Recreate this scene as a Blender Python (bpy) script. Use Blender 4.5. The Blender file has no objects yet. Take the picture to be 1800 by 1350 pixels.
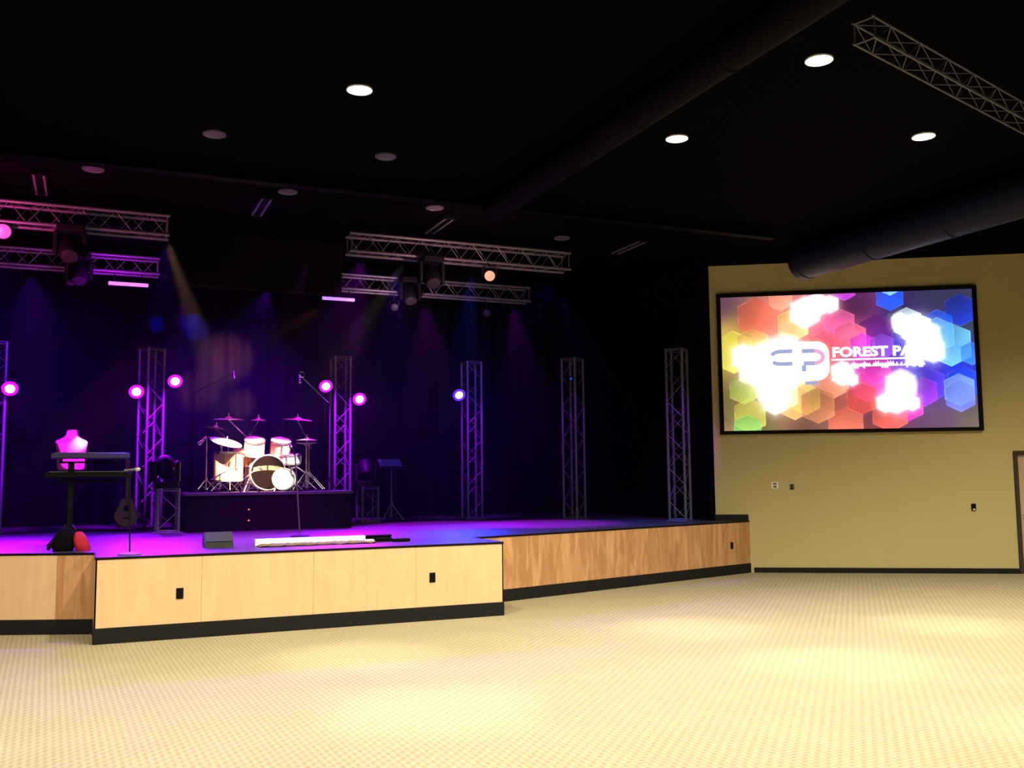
import bpy, math, random
import numpy as np
from mathutils import Vector, Matrix, Quaternion

random.seed(7)
PI = math.pi
R = math.radians
scene = bpy.context.scene
col = scene.collection

# ------------------------------------------------------------------ camera
cam_data = bpy.data.cameras.new('camera')
cam = bpy.data.objects.new('camera', cam_data)
col.objects.link(cam)
cam_data.sensor_fit = 'HORIZONTAL'
cam_data.sensor_width = 36.0
cam_data.lens = 36.0 * 1700 / 1800
cam_data.clip_end = 200
YAW, PITCH, ROLL = R(23.6445), R(5.46), 0.010
_f0 = Vector((math.sin(YAW), math.cos(YAW), 0)); _r = Vector((math.cos(YAW), -math.sin(YAW), 0))
_f = _f0 * math.cos(PITCH) + Vector((0, 0, 1)) * math.sin(PITCH)
_u = _r.cross(_f)
_u2 = _u * math.cos(ROLL) + _r * math.sin(ROLL); _r2 = _r * math.cos(ROLL) - _u * math.sin(ROLL)
cam.matrix_world = Matrix(((_r2.x, _u2.x, -_f.x, 0), (_r2.y, _u2.y, -_f.y, 0), (_r2.z, _u2.z, -_f.z, 1.7), (0, 0, 0, 1)))
scene.camera = cam

# ------------------------------------------------------------------ world, exposure
world = bpy.data.worlds.new('world'); scene.world = world
world.use_nodes = True
world.node_tree.nodes['Background'].inputs[0].default_value = (0.002, 0.002, 0.004, 1)
world.node_tree.nodes['Background'].inputs[1].default_value = 1.0
scene.view_settings.view_transform = 'Standard'
scene.view_settings.look = 'None'
scene.view_settings.exposure = 0.0
scene.view_settings.gamma = 1.0
scene.view_settings.use_curve_mapping = False
scene.cycles.max_bounces = 6
scene.cycles.diffuse_bounces = 4
scene.cycles.sample_clamp_indirect = 4.0

# light levels
HOUSE_WIDE = 930.0
HOUSE_NARROW = 1150.0
HOUSE_COL = (1.0, 0.86, 0.62)
HOUSE_Z = 5.6
PURPLE = (0.16, 0.0, 1.0)
MAGENTA = (0.50, 0.0, 1.0)
BLUE = (0.0, 0.06, 1.0)
DECK_WASH = 5000.0
HAZE = 0.0007

def spot(name, loc, target, energy, color, angle, blend=0.6, radius=0.05):
    d = bpy.data.lights.new(name, 'SPOT')
    d.energy = energy; d.color = color; d.spot_size = R(angle); d.spot_blend = blend; d.shadow_soft_size = radius
    o = bpy.data.objects.new(name, d); col.objects.link(o)
    o.location = loc
    o.rotation_euler = (Vector(target) - Vector(loc)).to_track_quat('-Z', 'Y').to_euler()
    return o

# house downlights: lit ones in view, plus unseen ones, some added to light the left wing
LIT_CANS = [(2.41, 9.28), (6.26, 6.94), (6.20, 9.28), (8.85, 8.13)]
HIDDEN_CANS = [(2.35, 6.94), (-1.45, 7.4), (-4.4, 8.6), (12.7, 7.6), (10.2, 5.0), (6.2, 4.2), (2.35, 4.2), (-1.45, 5.0), (13.5, 4.0), (2.35, 1.2), (6.5, 1.2)]
for x, y in LIT_CANS + HIDDEN_CANS:
    spot('downlight_lamp', (x, y, 5.54), (x, y, 0), HOUSE_WIDE, HOUSE_COL, 140, 0.8, 0.09)
    spot('downlight_lamp', (x, y, 5.535), (x, y, 0), HOUSE_NARROW, HOUSE_COL, 22, 1.0, 0.09)

# ------------------------------------------------------------------ materials
def srgb(r, g, b):
    return tuple(((c / 255) / 12.92 if c / 255 <= 0.04045 else ((c / 255 + 0.055) / 1.055) ** 2.4) for c in (r, g, b))

MATS = {}
def mat(name, color, rough=0.6, metal=0.0, noise=0.12, nscale=8.0, emit=None, estr=0.0, bump=0.0, bscale=60.0, spec=0.5):
    if name in MATS: return MATS[name]
    m = bpy.data.materials.new(name); m.use_nodes = True
    nt = m.node_tree; b = nt.nodes['Principled BSDF']
    b.inputs['Roughness'].default_value = rough
    b.inputs['Metallic'].default_value = metal
    b.inputs['Specular IOR Level'].default_value = spec
    tc = nt.nodes.new('ShaderNodeTexCoord')
    n = nt.nodes.new('ShaderNodeTexNoise'); n.inputs['Scale'].default_value = nscale; n.inputs['Detail'].default_value = 3
    nt.links.new(tc.outputs['Object'], n.inputs['Vector'])
    ramp = nt.nodes.new('ShaderNodeMix'); ramp.data_type = 'RGBA'
    ramp.inputs[6].default_value = tuple(c * (1 - noise) for c in color) + (1,)
    ramp.inputs[7].default_value = tuple(min(1, c * (1 + noise)) for c in color) + (1,)
    nt.links.new(n.outputs['Fac'], ramp.inputs[0])
    nt.links.new(ramp.outputs[2], b.inputs['Base Color'])
    if emit:
        b.inputs['Emission Color'].default_value = tuple(emit) + (1,)
        b.inputs['Emission Strength'].default_value = estr
    if bump:
        n2 = nt.nodes.new('ShaderNodeTexNoise'); n2.inputs['Scale'].default_value = bscale
        nt.links.new(tc.outputs['Object'], n2.inputs['Vector'])
        bp = nt.nodes.new('ShaderNodeBump'); bp.inputs['Strength'].default_value = bump; bp.inputs['Distance'].default_value = 0.01
        nt.links.new(n2.outputs['Fac'], bp.inputs['Height']); nt.links.new(bp.outputs['Normal'], b.inputs['Normal'])
    MATS[name] = m
    return m

def math_node(nt, op, a, b=None):
    n = nt.nodes.new('ShaderNodeMath'); n.operation = op
    for i, v in enumerate((a, b)):
        if v is None: continue
        if isinstance(v, (int, float)): n.inputs[i].default_value = v
        else: nt.links.new(v, n.inputs[i])
    return n.outputs[0]

def carpet_material():
    m = bpy.data.materials.new('woven_carpet'); m.use_nodes = True
    nt = m.node_tree; b = nt.nodes['Principled BSDF']
    b.inputs['Roughness'].default_value = 0.95; b.inputs['Specular IOR Level'].default_value = 0.1
    tc = nt.nodes.new('ShaderNodeTexCoord')
    mp = nt.nodes.new('ShaderNodeMapping'); mp.inputs['Rotation'].default_value = (0, 0, R(43)); mp.inputs['Scale'].default_value = (1, 1, 1)
    nt.links.new(tc.outputs['Object'], mp.inputs['Vector'])
    sep = nt.nodes.new('ShaderNodeSeparateXYZ'); nt.links.new(mp.outputs[0], sep.inputs[0])
    k = 2 * PI / 0.066
    sx = math_node(nt, 'SINE', math_node(nt, 'MULTIPLY', sep.outputs[0], k))
    sy = math_node(nt, 'SINE', math_node(nt, 'MULTIPLY', sep.outputs[1], k))
    w = math_node(nt, 'MULTIPLY', sx, sy)
    w1 = math_node(nt, 'ADD', math_node(nt, 'MULTIPLY', w, 0.35), math_node(nt, 'MULTIPLY', sx, 0.15))
    fine = nt.nodes.new('ShaderNodeTexNoise'); fine.inputs['Scale'].default_value = 45; fine.inputs['Detail'].default_value = 4
    nt.links.new(tc.outputs['Object'], fine.inputs['Vector'])
    big = nt.nodes.new('ShaderNodeTexNoise'); big.inputs['Scale'].default_value = 1.3
    nt.links.new(tc.outputs['Object'], big.inputs['Vector'])
    f = math_node(nt, 'ADD', math_node(nt, 'ADD', w1, 0.5), math_node(nt, 'MULTIPLY', math_node(nt, 'SUBTRACT', fine.outputs['Fac'], 0.5), 0.9))
    f = math_node(nt, 'ADD', f, math_node(nt, 'MULTIPLY', math_node(nt, 'SUBTRACT', big.outputs['Fac'], 0.5), 0.3))
    mx = nt.nodes.new('ShaderNodeMix'); mx.data_type = 'RGBA'; mx.clamp_factor = True
    nt.links.new(f, mx.inputs[0])
    mx.inputs[6].default_value = (0.185, 0.160, 0.100, 1); mx.inputs[7].default_value = (0.33, 0.295, 0.195, 1)
    nt.links.new(mx.outputs[2], b.inputs['Base Color'])
    bp = nt.nodes.new('ShaderNodeBump'); bp.inputs['Strength'].default_value = 0.25; bp.inputs['Distance'].default_value = 0.006
    nt.links.new(f, bp.inputs['Height']); nt.links.new(bp.outputs['Normal'], b.inputs['Normal'])
    return m

def plywood_material(name='birch_plywood', c0=(0.62, 0.42, 0.23), c1=(0.69, 0.485, 0.28), lo=0.30, hi=0.70):
    m = bpy.data.materials.new(name); m.use_nodes = True
    nt = m.node_tree; b = nt.nodes['Principled BSDF']
    b.inputs['Roughness'].default_value = 0.45
    tc = nt.nodes.new('ShaderNodeTexCoord')
    mp = nt.nodes.new('ShaderNodeMapping'); mp.inputs['Scale'].default_value = (3.2, 3.2, 0.5)
    nt.links.new(tc.outputs['Object'], mp.inputs['Vector'])
    n = nt.nodes.new('ShaderNodeTexNoise'); n.inputs['Scale'].default_value = 2.2; n.inputs['Detail'].default_value = 5; n.inputs['Distortion'].default_value = 1.4
    nt.links.new(mp.outputs[0], n.inputs['Vector'])
    cr = nt.nodes.new('ShaderNodeValToRGB')
    cr.color_ramp.elements[0].position = lo; cr.color_ramp.elements[0].color = c0 + (1,)
    cr.color_ramp.elements[1].position = hi; cr.color_ramp.elements[1].color = c1 + (1,)
    nt.links.new(n.outputs['Fac'], cr.inputs[0])
    nt.links.new(cr.outputs[0], b.inputs['Base Color'])
    return m

def wall_paint():
    m = bpy.data.materials.new('tan_wall_paint'); m.use_nodes = True
    nt = m.node_tree; b = nt.nodes['Principled BSDF']
    b.inputs['Roughness'].default_value = 0.8
    tc = nt.nodes.new('ShaderNodeTexCoord')
    n = nt.nodes.new('ShaderNodeTexNoise'); n.inputs['Scale'].default_value = 1.6; n.inputs['Detail'].default_value = 6
    nt.links.new(tc.outputs['Object'], n.inputs['Vector'])
    mx = nt.nodes.new('ShaderNodeMix'); mx.data_type = 'RGBA'
    mx.inputs[6].default_value = (0.48, 0.405, 0.20, 1); mx.inputs[7].default_value = (0.50, 0.44, 0.195, 1)
    nt.links.new(n.outputs['Fac'], mx.inputs[0]); nt.links.new(mx.outputs[2], b.inputs['Base Color'])
    n2 = nt.nodes.new('ShaderNodeTexNoise'); n2.inputs['Scale'].default_value = 120
    nt.links.new(tc.outputs['Object'], n2.inputs['Vector'])
    bp = nt.nodes.new('ShaderNodeBump'); bp.inputs['Strength'].default_value = 0.1; bp.inputs['Distance'].default_value = 0.003
    nt.links.new(n2.outputs['Fac'], bp.inputs['Height']); nt.links.new(bp.outputs['Normal'], b.inputs['Normal'])
    return m

CARPET = carpet_material(); PLY = plywood_material(); PLYRED = plywood_material('figured_plywood', (0.40, 0.20, 0.085), (0.66, 0.40, 0.20), 0.42, 0.80); TAN = wall_paint()
BLACKPAINT = mat('black_paint', (0.003, 0.003, 0.004), 0.9, spec=0.04)
CEILBLACK = mat('black_ceiling_paint', (0.0015, 0.0015, 0.002), 0.95, spec=0.02)
RUBBER = mat('black_rubber_base', (0.008, 0.008, 0.009), 0.6, spec=0.2)
DECKM = mat('black_stage_deck', (0.032, 0.026, 0.036), 0.45, nscale=3, noise=0.25, bump=0.15, bscale=25, spec=0.4)
VELVET = mat('black_velour', (0.007, 0.006, 0.010), 0.95, spec=0.03)
SKIRT = mat('black_skirt_cloth', (0.004, 0.004, 0.005), 0.95, spec=0.04)
ALU = mat('aluminium_tube', (0.10, 0.10, 0.11), 0.42, 0.3, nscale=20)
BLACKM = mat('black_metal', (0.003, 0.003, 0.004), 0.5, 0.0, spec=0.12)
BLACKP = mat('black_plastic', (0.003, 0.003, 0.004), 0.5, spec=0.12)
CHROME = mat('chrome', (0.75, 0.75, 0.77), 0.18, 0.9, noise=0.03)
CYM = mat('cymbal_bronze', (0.72, 0.62, 0.45), 0.35, 0.6)
HEADW = mat('white_drum_head', (0.85, 0.84, 0.8), 0.5, noise=0.04)
SHELL = mat('orange_maple_shell', (0.85, 0.55, 0.30), 0.3, nscale=4)
HEADB = mat('black_drum_head', (0.0015, 0.001, 0.001), 0.7, spec=0.02)
CREAM = mat('cream_cloth', (0.20, 0.14, 0.08), 0.9, nscale=14, noise=0.3, bump=0.4, bscale=30)
WHITEP = mat('white_plastic', (0.8, 0.8, 0.78), 0.5, noise=0.03)
RED = mat('red_fabric', (0.42, 0.004, 0.03), 0.8, nscale=10, noise=0.3)
GREYMESH = mat('grey_speaker_cloth', (0.035, 0.035, 0.033), 0.8, nscale=60, noise=0.4)
BROWNW = mat('brown_wood', (0.09, 0.04, 0.02), 0.4, nscale=5, noise=0.3)
DOORM = mat('tan_door_wood', (0.50, 0.36, 0.22), 0.5, nscale=3)
DARKWOOD = mat('dark_brown_frame', (0.035, 0.02, 0.014), 0.5)
DUCTM = mat('black_painted_duct', (0.0022, 0.0022, 0.003), 0.7, spec=0.05)
LENSLIT = mat('lit_lamp_lens', (0.9, 0.9, 0.9), 0.3, emit=(1, 0.97, 0.88), estr=14)
LENSMAG = mat('magenta_led_lens', (0.9, 0.9, 0.9), 0.3, emit=(1.0, 0.55, 1.0), estr=14)
LENSBLUE = mat('violet_led_lens', (0.9, 0.9, 0.9), 0.3, emit=(0.85, 0.6, 1.0), estr=14)
RINGMAG = mat('magenta_halo_ring', (0.3, 0.1, 0.3), 0.4, emit=(0.8, 0.0, 1.0), estr=1.0)  # emissive halo colours for the bloom around the lenses
RINGBLUE = mat('blue_halo_ring', (0.1, 0.1, 0.3), 0.4, emit=(0.12, 0.02, 1.0), estr=1.0)
LENSORG = mat('amber_lamp_lens', (0.05, 0.05, 0.05), 0.5, emit=(1.0, 0.40, 0.24), estr=0.95)
LENSDIM = mat('dim_lamp_lens', (0.015, 0.014, 0.015), 0.5, spec=0.15)
LENSPUR = mat('purple_lamp_lens', (0.2, 0.2, 0.2), 0.3, emit=(0.28, 0.02, 0.4), estr=0.9)
LENSBDIM = mat('dim_blue_led', (0.1, 0.1, 0.1), 0.3, emit=(0.0, 0.06, 0.9), estr=0.9)
BARLED = mat('lavender_led_strip', (0.5, 0.5, 0.5), 0.4, emit=(0.50, 0.22, 0.85), estr=1.1)
BARWHITE = mat('white_light_diffuser', (0.9, 0.9, 0.9), 0.4, emit=(1, 1, 0.98), estr=1.15)
CANOFF = mat('pale_lamp_reflector', (0.14, 0.135, 0.15), 0.35, 0.3)
ORANGE = mat('orange_glow', (0.3, 0.05, 0.02), 0.4, emit=(1, 0.25, 0.12), estr=0.9)

# ------------------------------------------------------------------ mesh helpers
class MB:
    def __init__(s): s.v = []; s.f = []
    def add(s, vs, fs):
        n = len(s.v); s.v += [tuple(v) for v in vs]; s.f += [tuple(i + n for i in f) for f in fs]; return s
    def box(s, x0, x1, y0, y1, z0, z1, M=None):
        vs = [(x, y, z) for z in (z0, z1) for y in (y0, y1) for x in (x0, x1)]
        if M is not None: vs = [M @ Vector(v) for v in vs]
        return s.add(vs, [(0, 2, 3, 1), (4, 5, 7, 6), (0, 1, 5, 4), (2, 6, 7, 3), (0, 4, 6, 2), (1, 3, 7, 5)])
    def bbox(s, x0, x1, y0, y1, z0, z1, c=0.01, M=None):
        # box with chamfered vertical and horizontal edges
        def ring(z, i):
            return [(x0 + i, y0, z), (x1 - i, y0, z), (x1, y0 + i, z), (x1, y1 - i, z), (x1 - i, y1, z), (x0 + i, y1, z), (x0, y1 - i, z), (x0, y0 + i, z)]
        def inset(z):
            return [(x0 + 1.7 * c, y0 + c, z), (x1 - 1.7 * c, y0 + c, z), (x1 - c, y0 + 1.7 * c, z), (x1 - c, y1 - 1.7 * c, z), (x1 - 1.7 * c, y1 - c, z), (x0 + 1.7 * c, y1 - c, z), (x0 + c, y1 - 1.7 * c, z), (x0 + c, y0 + 1.7 * c, z)]
        rings = [inset(z0), ring(z0 + c, c), ring(z1 - c, c), inset(z1)]
        vs = [v for r in rings for v in r]
        if M is not None: vs = [M @ Vector(v) for v in vs]
        fs = [tuple(range(7, -1, -1)), tuple(range(24, 32))]
        for k in range(3):
            for i in range(8):
                j = (i + 1) % 8; fs.append((k * 8 + i, k * 8 + j, k * 8 + 8 + j, k * 8 + 8 + i))
        return s.add(vs, fs)
    def tube(s, p0, p1, r, n=8, r1=None):
        p0, p1 = Vector(p0), Vector(p1); d = p1 - p0
        q = d.to_track_quat('Z', 'Y'); r1 = r if r1 is None else r1
        vs = [p0 + q @ Vector((r * math.cos(2 * PI * i / n), r * math.sin(2 * PI * i / n), 0)) for i in range(n)]
        vs += [p1 + q @ Vector((r1 * math.cos(2 * PI * i / n), r1 * math.sin(2 * PI * i / n), 0)) for i in range(n)]
        fs = [(i, (i + 1) % n, n + (i + 1) % n, n + i) for i in range(n)] + [tuple(range(n - 1, -1, -1)), tuple(range(n, 2 * n))]
        return s.add(vs, fs)
    def path(s, pts, r, n=8):
        for a, b in zip(pts[:-1], pts[1:]): s.tube(a, b, r, n)
        return s
    def lathe(s, prof, n=24, M=None, close=True):
        vs = []; fs = []
        for r, z in prof:
            vs += [Vector((r * math.cos(2 * PI * i / n), r * math.sin(2 * PI * i / n), z)) for i in range(n)]
        if M is not None: vs = [M @ v for v in vs]
        for k in range(len(prof) - 1):
            for i in range(n):
                j = (i + 1) % n; fs.append((k * n + i, k * n + j, (k + 1) * n + j, (k + 1) * n + i))
        if close:
            fs.append(tuple(range(n - 1, -1, -1))); m = (len(prof) - 1) * n; fs.append(tuple(range(m, m + n)))
        return s.add(vs, fs)
    def prism(s, pts, z0, z1):
        n = len(pts)
        vs = [(x, y, z0) for x, y in pts] + [(x, y, z1) for x, y in pts]
        return s.add(vs, [tuple(range(n - 1, -1, -1)), tuple(range(n, 2 * n))] + [(i, (i + 1) % n, n + (i + 1) % n, n + i) for i in range(n)])
    def loft(s, rings, cap=True):
        n = len(rings[0]); vs = [v for r in rings for v in r]; fs = []
        for k in range(len(rings) - 1):
            for i in range(n):
                j = (i + 1) % n; fs.append((k * n + i, k * n + j, (k + 1) * n + j, (k + 1) * n + i))
        if cap: fs += [tuple(range(n - 1, -1, -1)), tuple(range((len(rings) - 1) * n, len(rings) * n))]
        return s.add(vs, fs)
    def mesh(s, name, material, smooth=False):
        me = bpy.data.meshes.new(name); me.from_pydata([tuple(v) for v in s.v], [], s.f); me.update()
        me.materials.append(material)
        if smooth:
            me.shade_smooth()
            try: me.set_sharp_from_angle(angle=R(40))
            except Exception: pass
        return me

def link(name, me, parent=None, loc=(0, 0, 0), rot=None, quat=None):
    o = bpy.data.objects.new(name, me); col.objects.link(o)
    if parent: o.parent = parent
    o.location = loc
    if rot: o.rotation_euler = rot
    if quat is not None: o.rotation_mode = 'QUATERNION'; o.rotation_quaternion = quat
    return o
def obj(name, mb, material, parent=None, loc=(0, 0, 0), rot=None, smooth=False):
    return link(name, mb.mesh(name, material, smooth), parent, loc, rot)
def tag(o, label=None, cat=None, group=None, kind=None):
    if label: o['label'] = label
    if cat: o['category'] = cat
    if group: o['group'] = group
    if kind: o['kind'] = kind
    return o
def thing(name, label, cat, loc=(0, 0, 0), rz=0.0, group=None):
    o = bpy.data.objects.new(name, None); col.objects.link(o); o.empty_display_size = 0.1
    o.location = loc; o.rotation_euler = (0, 0, rz)
    return tag(o, label, cat, group)
def kids(o): return [c for c in bpy.data.objects if c.parent == o]
def copy_tree(o, label=None, loc=None, rz=None, parent=None):
    c = o.copy(); col.objects.link(c); c.parent = parent
    if label: c['label'] = label
    if loc is not None: c.location = loc
    if rz is not None: c.rotation_euler = (0, 0, rz)
    for ch in kids(o): copy_tree(ch, parent=c)
    return c
def structure(name, mb, material, loc=(0, 0, 0), rz=0.0, label=None, cat=None):
    o = obj(name, mb, material, None, loc, (0, 0, rz)); o['kind'] = 'structure'
    if label: tag(o, label, cat)
    return o
RX90 = Matrix.Rotation(R(90), 4, 'X')

# ------------------------------------------------------------------ room shell
S = 0.895                     # stage deck height
D = Vector((10.589, 13.935, 0)); WA = math.atan2(-0.532, 0.847)      # screen wall origin and direction
wt = Vector((0.847, -0.532, 0)); CEIL = 5.62
structure('floor', MB().box(-9, 17, -8, 20.2, -0.1, 0), CARPET, label='cream woven carpet floor with a fine diagonal weave', cat='floor')
structure('ceiling', MB().box(-9, 17, -8, 20.2, CEIL, CEIL + 0.1), CEILBLACK, label='matte black painted ceiling over house and stage', cat='ceiling')
# tan wall with the screen; starts on the stage (s=-0.57), door opening at s 4.44..5.36
wl = MB().box(-0.57, 4.44, 0, 0.15, 0, 5.42).box(5.36, 8.0, 0, 0.15, 0, 5.42).box(4.44, 5.36, 0, 0.15, 1.985, 5.42)
structure('wall_right', wl, TAN, D, WA, 'tan painted wall carrying the projection screen', 'wall')
structure('trim_1', MB().box(-0.60, 8.0, -0.02, 0.16, 5.42, CEIL), BLACKPAINT, D, WA, 'black painted band above the tan wall', 'trim')
structure('baseboard_right', MB().box(0.06, 4.372, -0.016, 0, 0, 0.088), RUBBER, D, WA, 'low black rubber baseboard under the tan wall', 'baseboard')
structure('baseboard_back', MB().box(-0.585, -0.012, -0.016, 0, S, 1.0), RUBBER, D, WA, 'short black baseboard on the stage deck at the tan wall', 'baseboard')
e = D + wt * 8.0
structure('wall_far_right', MB().box(0, 0.15, -8, e.y, 0, CEIL), TAN, (e.x, 0, 0))
structure('wall_stage_right', MB().box(10.12, 10.27, 14.27, 19.9, 0, CEIL), BLACKPAINT, label='black side wall of the stage beside the tan wall', cat='wall')
structure('wall_back', MB().box(-5.4, 10.27, 19.9, 20.05, 0, CEIL), BLACKPAINT, label='black back wall of the stage', cat='wall')
structure('wall_stage_left', MB().box(-5.45, -5.3, 14.5, 19.9, 0, CEIL), BLACKPAINT)
structure('wall_left', MB().box(-9, -8.85, -8, 13.0, 0, CEIL), TAN)
structure('wall_front_left', MB().box(0, 3.9, 0, 0.15, 0, CEIL), TAN, (-8.9, 13.0, 0), math.atan2(1.5, 3.5))
structure('wall_rear', MB().box(-9, 17, -8.15, -8, 0, CEIL), TAN)

# door at the right edge
dr = tag(thing('door_1', 'tan wooden door with dark frame at the right edge', 'door', D, WA), kind='structure')
obj('door_frame', MB().bbox(4.374, 4.44, -0.03, 0.17, 0, 2.045, 0.006).bbox(5.36, 5.426, -0.03, 0.17, 0, 2.045, 0.006).bbox(4.44, 5.36, -0.03, 0.17, 1.985, 2.045, 0.006), DARKWOOD, dr)
leaf = obj('door_leaf', MB().bbox(4.445, 5.355, 0.03, 0.075, 0.01, 1.98, 0.004), DOORM, dr)
hd = MB().lathe([(0.028, 0), (0.028, 0.012), (0.012, 0.016), (0.012, 0.05)], 16, Matrix.Translation((4.505, 0.03, 0.955)) @ Matrix.Rotation(R(90), 4, 'X')).tube((4.505, -0.018, 0.955), (4.62, -0.018, 0.955), 0.011, 8)
obj('door_handle', hd, CHROME, dr, smooth=True)

# ------------------------------------------------------------------ stage platform
st = thing('stage_platform', 'black-topped stage with plywood front panels and black kick base', 'stage', (2.42, 11.148, 0))
def rel(p): return (p[0] - 2.42, p[1] - 11.148)
A, B, B2, DD = (0.1, 11.148), (4.74, 11.148), (4.74, 12.19), (10.585, 13.93)
A2, LL = (0.1, 11.93), (-5.25, 14.25)
deckpts = [A, B, B2, DD, (10.10, 14.24), (10.10, 19.88), (-5.28, 19.88), (-5.28, 14.26), A2]
obj('deck', MB().prism([rel(p) for p in deckpts], S - 0.022, S), DECKM, st)
core = MB().prism([rel(p) for p in [(0.12, 11.17), (4.72, 11.17), (4.72, 12.21), (10.5, 13.95), (10.08, 14.26), (10.08, 19.86), (-5.26, 19.86), (-5.26, 14.3), (0.12, 11.96)]], 0.002, S - 0.024)
obj('frame', core, BLACKPAINT, st)
def front_run(p0, p1, cuts, name='panel', mats=None):
    p0 = Vector(p0 + (0,)); p1 = Vector(p1 + (0,)); d = (p1 - p0); L = d.length; a = math.atan2(d.y, d.x)
    base = Vector((2.42, 11.148, 0))
    xs = [0] + [c for c in cuts if c < L - 0.05] + [L]
    for i in range(len(xs) - 1):
        j0 = 0.001 if i else 0; j1 = 0.001 if i < len(xs) - 2 else 0
        o = obj(name, MB().bbox(xs[i] + j0, xs[i + 1] - j1, 0, 0.019, 0.155, S - 0.024, 0.0015), (mats[i] if mats else PLY), st, p0 - base, (0, 0, a))
    obj('kick_board', MB().bbox(-0.004, L + 0.004, -0.008, 0.019, 0, 0.165, 0.003), RUBBER, st, p0 - base, (0, 0, a))
    obj('nosing', MB().bbox(-0.004, L + 0.004, -0.006, 0.01, S - 0.024, S + 0.001, 0.002), BLACKP, st, p0 - base, (0, 0, a))
front_run(A, B, [1.07, 2.29, 3.51])
front_run(B, B2, [9])
front_run(B2, DD, [1.22, 2.44, 3.66, 4.88], mats=[PLYRED] * 5)
front_run(LL, A2, [0.53, 1.75, 2.97, 4.19, 5.41], mats=[PLY] * 5 + [PLYRED])
front_run(A2, A, [9])

# wall plates and outlets
def outlet(name, label, loc, rz, m, w=0.075, h=0.115, group=None, sockets=True):
    t = thing(name, label, 'outlet', loc, rz, group)
    obj('cover_plate', MB().bbox(-w / 2, w / 2, -0.008, 0, -h / 2, h / 2, 0.003), m, t)
    if sockets:
        for s in (-1, 1): obj('socket', MB().bbox(-w * 0.26, w * 0.26, -0.011, -0.007, s * h * 0.22 - h * 0.14, s * h * 0.22 + h * 0.14, 0.002), BLACKM if m is not WHITEP else CANOFF, t)
outlet('stage_outlet', 'small black outlet on the plywood front below the grey monitor', (0.946, 11.148, 0.481), 0, BLACKP)
outlet('stage_outlet', 'small black outlet on the plywood near the right corner of the front', (3.815, 11.148, 0.506), 0, BLACKP)
outlet('stage_outlet', 'small dark outlet at the far right end of the angled plywood front', (10.094, 13.784, 0.49), math.atan2(1.74, 5.845), BLACKP)
def onwall(s, z): return D + wt * s + Vector((0, 0, z))
outlet('wall_plate', 'white square wall plate under the left half of the screen', onwall(0.455, 1.502), WA, WHITEP, 0.115, 0.115)
outlet('wall_plate', 'smaller pale wall plate to the right of the white square plate', onwall(0.742, 1.47), WA, CANOFF, 0.08, 0.1)
t = thing('wall_control', 'small black control box on the tan wall near the door', 'control', onwall(3.70, 1.115), WA)
obj('housing', MB().bbox(-0.035, 0.035, -0.035, 0, -0.06, 0.05, 0.006), BLACKP, t)
obj('card_slot', MB().bbox(-0.02, 0.02, -0.04, -0.03, -0.055, -0.035, 0.002), WHITEP, t)

# ------------------------------------------------------------------ screen
HEX = [(0.952,0.151,0.068,(10,50,200)),(0.619,0.296,0.077,(110,20,130)),(0.862,0.261,0.068,(20,90,250)),(0.95,0.686,0.071,(20,80,250)),(0.82,0.694,0.071,(90,60,240)),
(0.144,0.156,0.086,(240,105,85)),(0.246,0.02,0.055,(255,150,120)),(0.292,0.223,0.071,(255,215,120)),(0.046,0.413,0.092,(250,235,90)),(0.128,0.368,0.074,(255,190,90)),(0.478,0.232,0.071,(255,105,175)),(0.519,0.338,0.074,(255,115,150)),(0.419,0.392,0.071,(250,100,120)),(0.567,0.398,0.058,(235,50,235)),(0.642,0.401,0.055,(150,80,230)),
(0.681,0.034,0.062,(20,90,255)),(0.683,-0.036,0.037,(130,200,255)),(0.502,-0.035,0.052,(200,60,220)),(0.745,0.233,0.065,(220,245,255)),(0.781,0.28,0.068,(220,245,255)),(0.908,0.4,0.092,(110,200,250)),(0.86,0.329,0.074,(90,180,250)),(0.987,0.471,0.049,(60,140,255)),
(0.933,0.731,0.068,(140,180,255)),(0.935,0.777,0.065,(120,140,255)),(0.73,0.83,0.071,(235,60,200)),(0.794,0.74,0.062,(170,50,240)),(0.444,0.65,0.071,(255,150,115)),(0.487,0.977,0.08,(255,125,95)),(0.661,0.886,0.08,(255,105,95)),(0.579,0.688,0.068,(255,85,170)),(0.331,0.775,0.068,(255,220,80)),(0.287,0.798,0.074,(255,180,100)),(0.233,0.726,0.08,(255,250,150)),(0.106,0.889,0.074,(225,215,95)),(0.095,0.995,0.065,(140,235,120)),(0.085,0.687,0.068,(170,180,80)),(0.379,0.823,0.077,(200,125,85)),(0.001,0.958,0.04,(130,100,70)),(0.553,0.78,0.068,(230,80,60)),(0.374,0.449,0.074,(255,120,100)),(0.619,0.574,0.062,(240,60,200))]
BLOB = [(0.343,0.131,0.06),(0.394,0.076,0.045),(0.444,0.078,0.035),(0.089,0.45,0.05),(0.143,0.535,0.075),(0.208,0.702,0.07),(0.207,0.796,0.045),(0.804,0.35,0.07),(0.769,0.28,0.052),(0.72,0.231,0.037),(0.839,0.443,0.047),(0.709,0.691,0.062),(0.688,0.806,0.047),(0.644,0.817,0.035),(0.749,0.819,0.03),(0.483,0.592,0.045),(0.25,0.50,0.11),(0.519,0.64,0.025),(0.764,0.486,0.035)]
SW, SH = 4.23, 2.375
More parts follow.
